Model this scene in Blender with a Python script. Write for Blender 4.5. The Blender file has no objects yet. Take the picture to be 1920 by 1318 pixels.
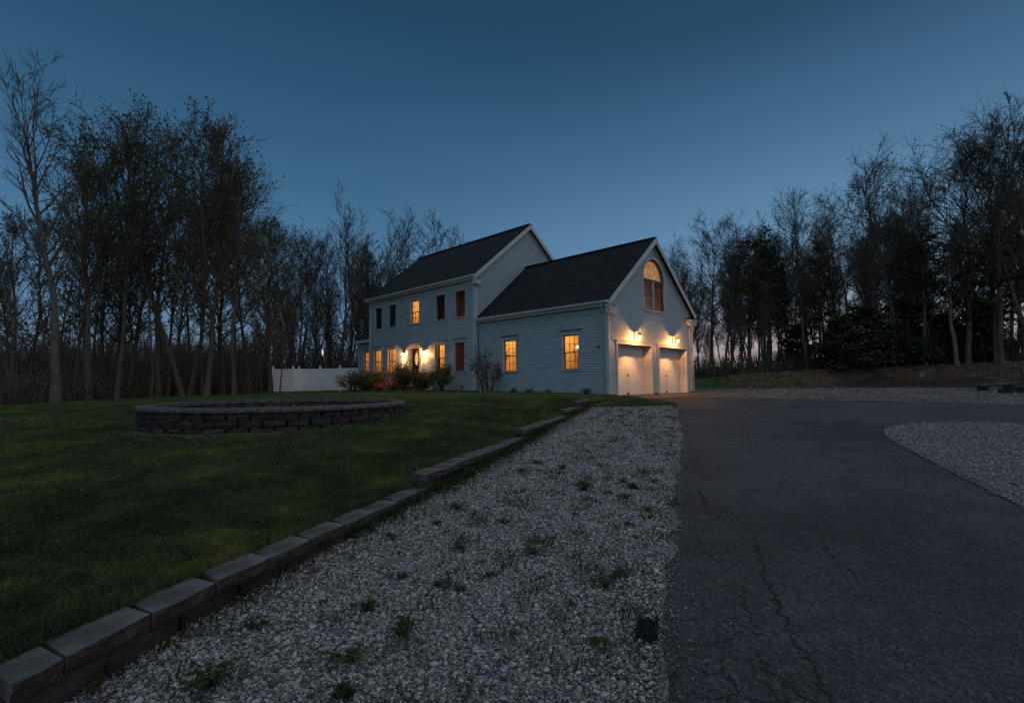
import bpy, bmesh, math, random
import numpy as np
from mathutils import Vector, Matrix
random.seed(7); RNG = np.random.default_rng(7)
S = bpy.context.scene; COL = S.collection
PI = math.pi

# ------------------------------------------------------------------ helpers
def sstep(a, b, x):
    t = min(1, max(0, (x-a)/(b-a))); return t*t*(3-2*t)
def tag(o, label=None, cat=None, group=None, kind=None):
    if label: o['label'] = label
    if cat: o['category'] = cat
    if group: o['group'] = group
    if kind: o['kind'] = kind
    return o
def empty(name, loc=(0, 0, 0), rz=0, parent=None):
    o = bpy.data.objects.new(name, None); COL.objects.link(o)
    o.location = loc; o.rotation_euler = (0, 0, rz); o.empty_display_size = .2
    if parent: o.parent = parent
    return o
def mesh_np(name, verts, loops, size, mats, parent=None, smooth=False, mi=None, attrs=None):
    """fast mesh from numpy: every face has `size` corners"""
    verts = np.asarray(verts, np.float32).reshape(-1, 3); loops = np.asarray(loops, np.int32).ravel()
    n = len(loops)//size
    me = bpy.data.meshes.new(name)
    me.vertices.add(len(verts)); me.vertices.foreach_set('co', verts.ravel())
    me.loops.add(len(loops)); me.loops.foreach_set('vertex_index', loops)
    me.polygons.add(n)
    me.polygons.foreach_set('loop_start', np.arange(0, n*size, size, dtype=np.int32))
    me.polygons.foreach_set('loop_total', np.full(n, size, np.int32))
    if smooth: me.polygons.foreach_set('use_smooth', np.ones(n, bool))
    if mi is not None: me.polygons.foreach_set('material_index', np.asarray(mi, np.int32))
    for m in mats: me.materials.append(m)
    if attrs:
        for an, av in attrs.items():
            a = me.attributes.new(an, 'FLOAT', 'POINT'); a.data.foreach_set('value', np.asarray(av, np.float32))
    me.update(calc_edges=True)
    o = bpy.data.objects.new(name, me); COL.objects.link(o)
    if parent: o.parent = parent
    return o
class MB:
    def __init__(s): s.v = []; s.f = []; s.m = []
    def add(s, vs, fs, mi=0):
        b = len(s.v); s.v += [tuple(p) for p in vs]
        for f in fs: s.f.append([b+i for i in f]); s.m.append(mi)
    def box(s, x0, x1, y0, y1, z0, z1, mi=0):
        s.add([(x0,y0,z0),(x1,y0,z0),(x1,y1,z0),(x0,y1,z0),(x0,y0,z1),(x1,y0,z1),(x1,y1,z1),(x0,y1,z1)],
              [(0,3,2,1),(4,5,6,7),(0,1,5,4),(1,2,6,5),(2,3,7,6),(3,0,4,7)], mi)
    def prism(s, ring, d, mi=0):
        """ring of 3d points extruded by vector d"""
        n = len(ring); a = [Vector(p) for p in ring]; b = [p+Vector(d) for p in a]
        s.add(a+b, [tuple(range(n))[::-1], tuple(range(n, 2*n))]+[(i, (i+1) % n, n+(i+1) % n, n+i) for i in range(n)], mi)
    def tube(s, pts, rad, n=6, mi=0, cap=True):
        pts = [Vector(p) for p in pts]; k = len(pts); vs = []
        for i in range(k):
            d = (pts[min(i+1, k-1)]-pts[max(i-1, 0)]).normalized()
            r = Vector((0, 0, 1)) if abs(d.z) < .9 else Vector((1, 0, 0))
            a = d.cross(r).normalized(); b = d.cross(a)
            for j in range(n):
                t = 2*PI*j/n; vs.append(pts[i]+(a*math.cos(t)+b*math.sin(t))*rad[i])
        fs = [(i*n+j, i*n+(j+1) % n, (i+1)*n+(j+1) % n, (i+1)*n+j) for i in range(k-1) for j in range(n)]
        if cap: fs += [tuple(range(n))[::-1], tuple(range((k-1)*n, k*n))]
        s.add(vs, fs, mi)
    def lathe(s, prof, n=16, c=(0, 0, 0), mi=0):
        vs = []; k = len(prof)
        for r, z in prof:
            for j in range(n): vs.append((c[0]+r*math.cos(2*PI*j/n), c[1]+r*math.sin(2*PI*j/n), c[2]+z))
        s.add(vs, [(i*n+j, i*n+(j+1) % n, (i+1)*n+(j+1) % n, (i+1)*n+j) for i in range(k-1) for j in range(n)], mi)
    def build(s, name, mats, parent=None, smooth=False, bevel=0):
        me = bpy.data.meshes.new(name); me.from_pydata(s.v, [], s.f)
        if not isinstance(mats, (list, tuple)): mats = [mats]
        for m in mats: me.materials.append(m)
        me.polygons.foreach_set('material_index', s.m)
        if smooth: me.polygons.foreach_set('use_smooth', [True]*len(s.f))
        me.update()
        o = bpy.data.objects.new(name, me); COL.objects.link(o)
        if parent: o.parent = parent
        if bevel:
            b = o.modifiers.new('bevel', 'BEVEL'); b.width = bevel; b.segments = 2; b.limit_method = 'ANGLE'
        return o
def copy_obj(o, parent=None):
    c = o.copy(); COL.objects.link(c); c.parent = parent; return c
def copy_tree(o, parent=None):
    c = copy_obj(o, parent)
    for ch in list(o.children): copy_tree(ch, c)
    return c

# ------------------------------------------------------------------ materials
def mat(name):
    m = bpy.data.materials.new(name); m.use_nodes = True
    nt = m.node_tree; b = nt.nodes['Principled BSDF']; return m, nt, b
def N(nt, t, **kw):
    n = nt.nodes.new(t)
    for k, v in kw.items():
        if k in n.inputs: n.inputs[k].default_value = v
        else: setattr(n, k, v)
    return n
def L(nt, a, b): nt.links.new(a, b)
def ramp(nt, fac, stops, interp='LINEAR'):
    r = nt.nodes.new('ShaderNodeValToRGB'); r.color_ramp.interpolation = interp
    e = r.color_ramp.elements
    while len(e) > 1: e.remove(e[-1])
    e[0].position = stops[0][0]; e[0].color = (*stops[0][1], 1)
    for p, c in stops[1:]:
        x = e.new(p); x.color = (*c, 1)
    L(nt, fac, r.inputs['Fac']); return r
def coords(nt, scale=1, src='Object', stretch=None):
    tc = N(nt, 'ShaderNodeTexCoord'); mp = N(nt, 'ShaderNodeMapping')
    mp.inputs['Scale'].default_value = stretch or (scale,)*3
    L(nt, tc.outputs[src], mp.inputs['Vector']); return mp.outputs['Vector']
def noise(nt, vec, scale, detail=4, rough=.55):
    n = N(nt, 'ShaderNodeTexNoise', Scale=scale, Detail=detail, Roughness=rough); L(nt, vec, n.inputs['Vector']); return n.outputs['Fac']
def mul(nt, a, b, mode='MULTIPLY', fac=1):
    m = N(nt, 'ShaderNodeMix', data_type='RGBA', blend_type=mode); m.inputs[0].default_value = fac
    L(nt, a, m.inputs[6])
    if hasattr(b, 'is_output'): L(nt, b, m.inputs[7])
    else: m.inputs[7].default_value = (*b, 1)
    return m.outputs[2]
def bump(nt, b, h, strength=.5, dist=.02):
    n = N(nt, 'ShaderNodeBump', Strength=strength, Distance=dist); L(nt, h, n.inputs['Height']); L(nt, n.outputs['Normal'], b.inputs['Normal']); return n
def noisy(name, c0, c1, scale=3, rough=.7, bmp=.3, bdist=.01, stretch=None, spec=.3, src='Object', detail=6, lo=.3, hi=.7):
    m, nt, b = mat(name); v = coords(nt, 1, src, stretch)
    f = noise(nt, v, scale, detail); r = ramp(nt, f, [(lo, c0), (hi, c1)])
    L(nt, r.outputs['Color'], b.inputs['Base Color']); b.inputs['Roughness'].default_value = rough
    b.inputs['Specular IOR Level'].default_value = spec
    if bmp: bump(nt, b, noise(nt, v, scale*6, 5), bmp, bdist)
    return m
M = {}
M['siding'] = noisy('siding_paint', (.275, .35, .39), (.335, .41, .45), 1.3, .55, .15, .004, (1, 1, 6))
M['casing'] = noisy('casing_paint', (.32, .37, .4), (.38, .43, .45), 2, .5, .1, .003)
M['trim'] = noisy('white_trim', (.4, .42, .43), (.47, .49, .5), 2, .5, .1, .003)
M['sash'] = noisy('sash_dark', (.05, .04, .035), (.09, .075, .06), 5, .5, .1, .002)
M['drip'] = noisy('drip_cap', (.07, .08, .1), (.12, .13, .15), 5, .6, .1, .002)
M['concrete'] = noisy('concrete', (.12, .12, .115), (.2, .2, .19), 4, .9, .5, .01)
M['door_white'] = noisy('garage_door_paint', (.5, .49, .48), (.57, .56, .55), 1.5, .5, .1, .003)
M['door_dark'] = noisy('front_door_paint', (.012, .013, .014), (.025, .025, .025), 3, .35, .1, .002)
M['metal_dark'] = noisy('dark_metal', (.012, .011, .01), (.03, .028, .025), 8, .45, .2, .002)
M['vinyl'] = noisy('white_vinyl', (.86, .86, .88), (.9, .9, .91), 1.2, .4, .05, .002)
M['block'] = noisy('wall_block', (.018, .016, .016), (.06, .052, .05), 7, .95, 1, .02, detail=8)
M['block2'] = noisy('wall_block_shade_two', (.03, .026, .025), (.08, .068, .063), 6, .95, 1, .02, detail=8)
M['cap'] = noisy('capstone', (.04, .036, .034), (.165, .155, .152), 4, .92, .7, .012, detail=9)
M['capface_shaded'] = noisy('capstone_split_face_shaded', (.022, .018, .016), (.085, .07, .06), 16, .95, 1, .02, detail=9)  # front faces: brown split stone, darkened in the colour for their shaded side
M['tan'] = noisy('tan_gravel', (.08, .07, .058), (.2, .175, .15), 30, .95, .5, .01)
M['soil'] = noisy('bed_soil', (.012, .01, .008), (.05, .04, .03), 9, 1, 1, .03, detail=8)
M['bark'] = noisy('bark_dark', (.055, .045, .036), (.14, .117, .094), 9, .95, 1, .02, (1, 1, .25))
M['bark_grey'] = noisy('bark_grey', (.06, .052, .047), (.14, .125, .115), 9, .95, 1, .02, (1, 1, .22))
M['bark_pale'] = noisy('bark_pale', (.1, .095, .09), (.2, .19, .18), 9, .95, .8, .02, (1, 1, .22))
M['black_plastic'] = noisy('black_plastic', (.008, .009, .012), (.016, .017, .021), 6, .85, .1, .002, spec=.1)
M['terracotta'] = noisy('pot', (.07, .03, .02), (.1, .05, .03), 6, .8, .3, .004)
M['blue_disc'] = noisy('blue_reflector', (.06, .1, .16), (.09, .14, .2), 6, .4, .1, .002)

def leafmat(name, c0, c1, c2, rough=.6, trans=.3):
    m, nt, b = mat(name); g = N(nt, 'ShaderNodeNewGeometry'); oi = N(nt, 'ShaderNodeObjectInfo')
    r = ramp(nt, g.outputs['Random Per Island'], [(0, c0), (.5, c1), (1, c2)])
    h = N(nt, 'ShaderNodeHueSaturation'); mr = N(nt, 'ShaderNodeMapRange'); mr.inputs['To Min'].default_value = .7; mr.inputs['To Max'].default_value = 1.3
    L(nt, oi.outputs['Random'], mr.inputs['Value']); L(nt, mr.outputs[0], h.inputs['Value']); L(nt, r.outputs['Color'], h.inputs['Color'])
    L(nt, h.outputs['Color'], b.inputs['Base Color']); b.inputs['Roughness'].default_value = rough; b.inputs['Specular IOR Level'].default_value = .2
    t = N(nt, 'ShaderNodeBsdfTranslucent'); L(nt, h.outputs['Color'], t.inputs['Color'])
    mx = N(nt, 'ShaderNodeMixShader'); mx.inputs[0].default_value = trans
    L(nt, b.outputs[0], mx.inputs[1]); L(nt, t.outputs[0], mx.inputs[2]); L(nt, mx.outputs[0], nt.nodes['Material Output'].inputs['Surface'])
    return m
M['leaf'] = leafmat('leaf_olive', (.1, .104, .03), (.12, .12, .036), (.11, .092, .032))
M['leaf_rust'] = leafmat('leaf_rust', (.115, .09, .038), (.12, .096, .04), (.105, .1, .034))
M['bud'] = leafmat('leaf_bud', (.09, .075, .05), (.12, .095, .06), (.07, .06, .04))
M['needle'] = leafmat('pine_needle', (.04, .06, .026), (.05, .07, .03), (.07, .07, .032), trans=.1)
M['shrub'] = leafmat('shrub_leaf', (.1, .105, .03), (.13, .13, .035), (.1, .09, .035))
M['shrub_dark'] = leafmat('shrub_dark_leaf', (.07, .078, .028), (.095, .1, .035), (.075, .065, .03))
M['shrub_grey'] = leafmat('shrub_grey_leaf', (.1, .072, .074), (.13, .1, .1), (.085, .07, .065))
M['pink'] = leafmat('azalea_flower', (.55, .09, .12), (.65, .14, .16), (.45, .06, .1))
M['weed'] = leafmat('weed_leaf', (.03, .055, .016), (.05, .08, .022), (.045, .05, .02))
M['grass'] = leafmat('grass_blade', (.042, .07, .024), (.06, .092, .034), (.095, .098, .05))
def patchy(m):
    nt = m.node_tree; b = nt.nodes['Principled BSDF']; src = b.inputs['Base Color'].links[0].from_socket; v = coords(nt, 1)
    r1 = ramp(nt, noise(nt, v, .9, 5, .65), [(.32, (.5, .55, .55)), (.5, (1, 1, 1)), (.64, (2.2, 1.75, 1.4))]); r2 = ramp(nt, noise(nt, v, 3.5, 4, .6), [(.3, (.7, .7, .75)), (.65, (1.25, 1.2, 1.1))])
    o = mul(nt, mul(nt, src, r1.outputs['Color']), r2.outputs['Color']); L(nt, o, b.inputs['Base Color'])
    for n_ in nt.nodes:
        if n_.type == 'BSDF_TRANSLUCENT': L(nt, o, n_.inputs['Color'])
patchy(M['grass'])
M['dryleaf'] = leafmat('dry_leaf', (.13, .085, .055), (.2, .14, .095), (.1, .07, .05), trans=.1)
M['dryleaf_dark'] = leafmat('fallen_leaf', (.07, .045, .028), (.13, .09, .06), (.05, .034, .024), trans=.1)
M['brush'] = leafmat('brush_twig', (.06, .05, .034), (.088, .07, .048), (.066, .068, .034), trans=.1)

# lawn soil and turf colour
m, nt, b = mat('lawn_turf'); v = coords(nt, 1)
f1 = noise(nt, v, .55, 5, .6); f2 = noise(nt, v, 6, 6, .7); f3 = noise(nt, v, 45, 3)
r1 = ramp(nt, f1, [(.3, (.03, .056, .018)), (.5, (.055, .09, .028)), (.68, (.095, .11, .045))])
r2 = ramp(nt, f2, [(.3, (.55, .55, .5)), (.55, (1, 1, 1)), (.75, (1.5, 1.4, 1.2))])
L(nt, mul(nt, r1.outputs['Color'], r2.outputs['Color']), b.inputs['Base Color']); b.inputs['Roughness'].default_value = .95; b.inputs['Specular IOR Level'].default_value = .1
bump(nt, b, f3, 1, .05); M['lawn'] = m
# woods floor
m, nt, b = mat('woods_floor'); v = coords(nt, 1)
f1 = noise(nt, v, .4, 6); f2 = noise(nt, v, 5, 8, .7)
r1 = ramp(nt, f2, [(.35, (.02, .015, .01)), (.5, (.045, .032, .02)), (.7, (.09, .06, .038))])
L(nt, r1.outputs['Color'], b.inputs['Base Color']); b.inputs['Roughness'].default_value = 1; bump(nt, b, f2, 1, .15); M['woods'] = m
# gravel
def gravel(name, scale, tint=(1, 1, 1), dirt=.5):
    m, nt, b = mat(name); v = coords(nt, 1)
    vo = N(nt, 'ShaderNodeTexVoronoi', Scale=scale); L(nt, v, vo.inputs['Vector'])
    rc = ramp(nt, vo.outputs['Color'], [(.0, (.07, .068, .066)), (.25, (.2, .195, .19)), (.55, (.36, .36, .36)), (.8, (.3, .25, .21)), (1, (.55, .55, .55))])
    d = ramp(nt, vo.outputs['Distance'], [(.25, (1, 1, 1)), (.75, (.25, .24, .23))])
    c = mul(nt, rc.outputs['Color'], d.outputs['Color'])
    f = noise(nt, v, 1.1, 6, .65); rd = ramp(nt, f, [(.38, (.5, .48, .44)), (.56, (1, 1, 1))])
    c = mul(nt, c, rd.outputs['Color'], fac=dirt); c = mul(nt, c, tint)
    L(nt, c, b.inputs['Base Color']); b.inputs['Roughness'].default_value = .85; b.inputs['Specular IOR Level'].default_value = .25
    inv = N(nt, 'ShaderNodeMath', operation='SUBTRACT'); inv.inputs[0].default_value = 1; L(nt, vo.outputs['Distance'], inv.inputs[1])
    bump(nt, b, inv.outputs[0], 1, .02); return m
M['gravel'] = gravel('gravel_strip', 62); M['gravel_island'] = gravel('gravel_island', 45, (.8, .82, .85), .5)
M['gravel_far'] = gravel('gravel_far', 18, (.68, .65, .63), 1)
M['apron'] = gravel('apron_gravel', 24, (.5, .42, .36), 1)
# single stones
m, nt, b = mat('gravel_stone'); g = N(nt, 'ShaderNodeNewGeometry')
r = ramp(nt, g.outputs['Random Per Island'], [(0, (.035, .034, .036)), (.2, (.12, .118, .12)), (.4, (.27, .265, .26)), (.62, (.41, .405, .395)), (.76, (.32, .25, .21)), (.86, (.16, .15, .148)), (1, (.54, .535, .53))])
v = coords(nt, 1); f = noise(nt, v, 90, 4); rr = ramp(nt, f, [(.3, (.75, .75, .75)), (.7, (1.1, 1.1, 1.1))])
L(nt, mul(nt, r.outputs['Color'], rr.outputs['Color']), b.inputs['Base Color']); b.inputs['Roughness'].default_value = .8; b.inputs['Specular IOR Level'].default_value = .25; M['stone'] = m
# asphalt
m, nt, b = mat('asphalt'); v = coords(nt, 1)
vo = N(nt, 'ShaderNodeTexVoronoi', Scale=58); L(nt, v, vo.inputs['Vector'])
rc = ramp(nt, vo.outputs['Color'], [(0, (.02, .0208, .0235)), (.5, (.047, .049, .054)), (.85, (.079, .081, .086)), (.97, (.13, .13, .13)), (1, (.3, .3, .3))])
f1 = noise(nt, v, .35, 5, .6); r1 = ramp(nt, f1, [(.32, (.62, .62, .64)), (.6, (1.2, 1.2, 1.22))])
f2 = noise(nt, v, 2.5, 6, .7); r2 = ramp(nt, f2, [(.3, (.66, .66, .66)), (.68, (1.22, 1.2, 1.2))])
c = mul(nt, mul(nt, rc.outputs['Color'], r1.outputs['Color']), r2.outputs['Color'])
# alligator cracking on the worn left side
ds = N(nt, 'ShaderNodeTexNoise', Scale=6, Detail=3); L(nt, v, ds.inputs['Vector'])
ad = N(nt, 'ShaderNodeVectorMath', operation='MULTIPLY_ADD'); ad.inputs[1].default_value = (.16, .16, .16); L(nt, ds.outputs['Color'], ad.inputs[0]); L(nt, v, ad.inputs[2])
vc = N(nt, 'ShaderNodeTexVoronoi', feature='DISTANCE_TO_EDGE', Scale=4.2); L(nt, ad.outputs[0], vc.inputs['Vector'])
rk = ramp(nt, vc.outputs['Distance'], [(0, (1, 1, 1)), (.022, (0, 0, 0))])
sp = N(nt, 'ShaderNodeSeparateXYZ'); L(nt, v, sp.inputs[0])
lx = N(nt, 'ShaderNodeMath', operation='MULTIPLY_ADD'); lx.inputs[1].default_value = -.345; L(nt, sp.outputs['Y'], lx.inputs[0]); L(nt, sp.outputs['X'], lx.inputs[2])   # x - .345 y
m1 = N(nt, 'ShaderNodeMapRange'); m1.inputs[1].default_value = .25; m1.inputs[2].default_value = 1.0; m1.inputs[3].default_value = 1; m1.inputs[4].default_value = 0; L(nt, lx.outputs[0], m1.inputs[0])
m2 = N(nt, 'ShaderNodeMapRange'); m2.inputs[1].default_value = 5; m2.inputs[2].default_value = 8; m2.inputs[3].default_value = 1; m2.inputs[4].default_value = 0; L(nt, sp.outputs['Y'], m2.inputs[0])
nm = ramp(nt, noise(nt, v, 1.3, 3), [(.42, (0, 0, 0)), (.55, (1, 1, 1))])
p1 = N(nt, 'ShaderNodeMath', operation='MULTIPLY'); L(nt, m1.outputs[0], p1.inputs[0]); L(nt, m2.outputs[0], p1.inputs[1])
p2 = N(nt, 'ShaderNodeMath', operation='MULTIPLY'); L(nt, p1.outputs[0], p2.inputs[0]); L(nt, nm.outputs['Color'], p2.inputs[1])
p3 = N(nt, 'ShaderNodeMath', operation='MULTIPLY'); L(nt, p2.outputs[0], p3.inputs[0]); L(nt, rk.outputs['Color'], p3.inputs[1])
mx = N(nt, 'ShaderNodeMix', data_type='RGBA'); L(nt, p3.outputs[0], mx.inputs[0]); L(nt, c, mx.inputs[6]); mx.inputs[7].default_value = (.008, .008, .009, 1)
L(nt, mx.outputs[2], b.inputs['Base Color']); b.inputs['Roughness'].default_value = .8; b.inputs['Specular IOR Level'].default_value = .35
hh = N(nt, 'ShaderNodeMath', operation='SUBTRACT'); L(nt, vo.outputs['Distance'], hh.inputs[0]); L(nt, p3.outputs[0], hh.inputs[1])
bump(nt, b, hh.outputs[0], 1, .014); M['asphalt'] = m
m, nt, b = mat('crack_dark'); b.inputs['Base Color'].default_value = (.007, .007, .008, 1); b.inputs['Roughness'].default_value = 1; M['crack'] = m
# shingles
m, nt, b = mat('roof_shingle'); v = coords(nt, 1)
tc = N(nt, 'ShaderNodeUVMap'); bk = N(nt, 'ShaderNodeTexBrick', Scale=1, **{'Mortar Size': .008, 'Brick Width': .3, 'Row Height': .14})
bk.inputs['Color1'].default_value = (.011, .012, .014, 1); bk.inputs['Color2'].default_value = (.02, .021, .024, 1); bk.inputs['Mortar'].default_value = (.01, .01, .011, 1)
L(nt, tc.outputs[0], bk.inputs['Vector']); f = noise(nt, v, .7, 5); r = ramp(nt, f, [(.3, (.75, .75, .78)), (.7, (1.2, 1.2, 1.18))])
L(nt, mul(nt, bk.outputs['Color'], r.outputs['Color']), b.inputs['Base Color']); b.inputs['Roughness'].default_value = .9; b.inputs['Specular IOR Level'].default_value = .2
bump(nt, b, bk.outputs['Fac'], -.4, .01); M['roof'] = m
# glass pane
m, nt, b = mat('window_glass'); nt.nodes.remove(b)
tr = N(nt, 'ShaderNodeBsdfTransparent'); gl = N(nt, 'ShaderNodeBsdfGlossy', Roughness=.03); lw = N(nt, 'ShaderNodeLayerWeight', Blend=.5); fr = N(nt, 'ShaderNodeMapRange'); fr.inputs[3].default_value = .035; fr.inputs[4].default_value = .3; pw = N(nt, 'ShaderNodeMath', operation='POWER'); pw.inputs[1].default_value = 4; L(nt, lw.outputs['Facing'], pw.inputs[0]); L(nt, pw.outputs[0], fr.inputs[0])
mx = N(nt, 'ShaderNodeMixShader'); L(nt, fr.outputs[0], mx.inputs[0]); L(nt, tr.outputs[0], mx.inputs[1]); L(nt, gl.outputs[0], mx.inputs[2])
L(nt, mx.outputs[0], nt.nodes['Material Output'].inputs['Surface']); M['glass'] = m
m = bpy.data.materials.new('lantern_glass'); m.use_nodes = True; nt = m.node_tree; nt.nodes.remove(nt.nodes['Principled BSDF'])
tr = N(nt, 'ShaderNodeBsdfTransparent'); tr.inputs[0].default_value = (.34, .3, .24, 1); e = N(nt, 'ShaderNodeEmission', Strength=1.3); e.inputs['Color'].default_value = (1, .55, .22, 1)
a = N(nt, 'ShaderNodeAddShader'); L(nt, tr.outputs[0], a.inputs[0]); L(nt, e.outputs[0], a.inputs[1]); L(nt, a.outputs[0], nt.nodes['Material Output'].inputs['Surface']); M['lantern_glass'] = m
def emit(name, col, st):
    m = bpy.data.materials.new(name); m.use_nodes = True; nt = m.node_tree; nt.nodes.remove(nt.nodes['Principled BSDF'])
    e = N(nt, 'ShaderNodeEmission', Strength=st); e.inputs['Color'].default_value = (*col, 1)
    L(nt, e.outputs[0], nt.nodes['Material Output'].inputs['Surface']); return m
WARM = (1, .56, .22)
M['bulb'] = emit('lantern_bulb', (1, .44, .14), 24000)
M['porch_bulb'] = emit('porch_bulb', (1, .47, .15), 19000)
M['room_lamp'] = emit('room_lamp', (1, .64, .25), 110)
M['room_lamp_dim'] = emit('room_lamp_dim', (1, .44, .11), 2.2)
M['room_lamp_faint'] = emit('room_lamp_faint', (1, .42, .14), .75)
M['pendant'] = emit('pendant_glow', (1, .75, .4), 4)
M['pole_bulb'] = emit('far_bulb', (1, 1, .95), 1.2)
def flat(name, col, rough=.9):
    m, nt, b = mat(name); b.inputs['Base Color'].default_value = (*col, 1); b.inputs['Roughness'].default_value = rough; b.inputs['Specular IOR Level'].default_value = .1; return m
M['room'] = noisy('room_wall', (.66, .46, .2), (.76, .54, .26), .8, .9, 0)
M['room_dim'] = noisy('room_wall_brown', (.5, .24, .07), (.64, .32, .09), 2.5, .9, 0)
M['room_dark'] = flat('room_dark', (.012, .013, .016))
M['curtain'] = leafmat('curtain_cloth', (.6, .36, .14), (.62, .38, .15), (.6, .36, .14), .9, .6); M['wood_int'] = flat('interior_wood', (.12, .05, .02))
# arch window curtain: crumpled sheer cloth
m, nt, b = mat('sheer_cloth'); v = coords(nt, 1, stretch=(9, 9, 3.2)); f = noise(nt, v, 1.4, 6, .65)
r = ramp(nt, f, [(.3, (.25, .11, .03)), (.5, (.55, .28, .1)), (.68, (.85, .6, .36))])
L(nt, r.outputs['Color'], b.inputs['Base Color']); b.inputs['Roughness'].default_value = .8
e = mul(nt, r.outputs['Color'], (1, .8, .6)); L(nt, e, b.inputs['Emission Color']); b.inputs['Emission Strength'].default_value = .45; M['sheer'] = m

# ------------------------------------------------------------------ camera
F_PX, PITCH, ROLL, CZ = 943.6, .06, .0073, .628
cp, sp_, cr, sr = math.cos(PITCH), math.sin(PITCH), math.cos(ROLL), math.sin(ROLL)
fw = Vector((0, cp, sp_)); R0 = Vector((1, 0, 0)); U0 = Vector((0, -sp_, cp))
Rr = R0*cr-U0*sr; Uu = R0*sr+U0*cr
cam = bpy.data.cameras.new('camera'); co = bpy.data.objects.new('camera', cam); COL.objects.link(co)
co.matrix_world = Matrix(((Rr.x, Uu.x, -fw.x, 0), (Rr.y, Uu.y, -fw.y, 0), (Rr.z, Uu.z, -fw.z, CZ), (0, 0, 0, 1)))
cam.sensor_width = 36; cam.lens = 36*F_PX/1920; cam.clip_end = 3000; cam.clip_start = .05
S.camera = co
def hor(px): return 715.6-(px-960)*.0073
def at(px, d): return (px-960)/F_PX*d
def ztop(px, py, d): return CZ+(hor(px)-py)/F_PX*d

# ------------------------------------------------------------------ terrain
def zd(y):                                   # driveway plane rising to the garage floor
    z = -.77+.0428*(y-2); k = .05
    return -k*math.log(math.exp(-z/k)+1) if z > -.6 else z
def zlawn(x, y):
    z = -.6+.043*(y-2); k = .04
    z = .15-k*math.log(1+math.exp((.15-z)/k)) if z > -.45 else z
    return z-min(.3, .015*max(0, -x-5))
def bank_y(x): return float(np.interp(x, [8, 13, 19, 25, 29, 34, 45, 80], [36, 35.6, 37.3, 37, 35, 31, 24, 12]))
def bank_h(x): return float(np.interp(x, [4, 10, 19, 25, 33, 60], [.25, .5, 1.0, 1.3, 1.6, 1.9]))
def bank_w(x): return float(np.interp(x, [12, 20], [7, 1.9]))
def wall_x(y): return float(np.interp(y, [-4, 1.95, 3.0, 4.5, 5.6, 9.6, 15.6, 17.5], [-3.6, -2.0, -1.77, -1.3, -.95, .36, 2.3, 2.95]))
ZW_Y, ZW_Z = [1, 2, 5.4, 9.2, 13, 14.6, 16.5], [-.56, -.54, -.525, -.395, -.25, -.12, -.0]
def zlw(x, y):                               # lawn surface, meeting the cap of the block wall
    z = zlawn(x, y)
    if y > 17.4: return z
    d = wall_x(y)-x; k = 1-sstep(.25, 1.6, d); return z*(1-k)+float(np.interp(y, ZW_Y, ZW_Z))*k
def G(x, y):                                 # ground everywhere
    w = sstep(0, 1, (x-wall_x(y))/.5) if y < 17.5 else sstep(3, 9, x)
    right = zd(min(y, 24))
    if x > 4: right += bank_h(x)*sstep(bank_y(x), bank_y(x)+bank_w(x), y)
    left = zlawn(x, y)
    return left*(1-w)+right*w
def lerp_poly(pts, n):
    p = np.array(pts, float); d = np.r_[0, np.cumsum(np.hypot(*(p[1:]-p[:-1]).T))]; t = np.linspace(0, d[-1], n)
    return np.c_[np.interp(t, d, p[:, 0]), np.interp(t, d, p[:, 1])]
def ruled(name, A, B, n, m, zf, mat_, wob=0, kind='structure', edge=.0):
    a = lerp_poly(A, n); b_ = lerp_poly(B, n); P = []
    if wob:
        a[1:-1] += RNG.normal(0, wob, a[1:-1].shape); b_[1:-1] += RNG.normal(0, wob, b_[1:-1].shape)
    for i in range(n):
        for j in range(m):
            t = j/(m-1); x, y = a[i]*(1-t)+b_[i]*t
            z = zf(x, y)
            if edge and (j in (0, m-1) or i in (0, n-1)): z -= edge
            P.append((x, y, z))
    q = [(i*m+j, i*m+j+1, (i+1)*m+j+1, (i+1)*m+j) for i in range(n-1) for j in range(m-1)]
    o = mesh_np(name, P, q, 4, [mat_], smooth=True); 
    # face up
    me = o.data
    if me.polygons[len(me.polygons)//2].normal.z < 0: me.flip_normals()
    tag(o, kind=kind); return o

# big ground sheet (woods floor), reaching the horizon
xs = np.r_[-900, -400, -200, np.arange(-110, 111, 2.5), 200, 400, 900]; ys = np.r_[-300, -100, -40, np.arange(-15, 131, 2.5), 200, 400, 900]
P = []
for y in ys:
    for x in xs:
        z = G(x, y)-.14 if (-60 < x < 60 and y < 100) else G(max(-60, min(60, x)), max(-15, min(100, y)))-.14
        if y > 45 or x > 42 or x < -45: z += .12*math.sin(x*.31+y*.17)+.08*math.sin(x*.11-y*.43)
        P.append((x, y, z))
nx, ny = len(xs), len(ys)
o = mesh_np('ground', P, [(j*nx+i, j*nx+i+1, (j+1)*nx+i+1, (j+1)*nx+i) for j in range(ny-1) for i in range(nx-1)], 4, [M['woods']], smooth=True)
tag(o, kind='structure')

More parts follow.
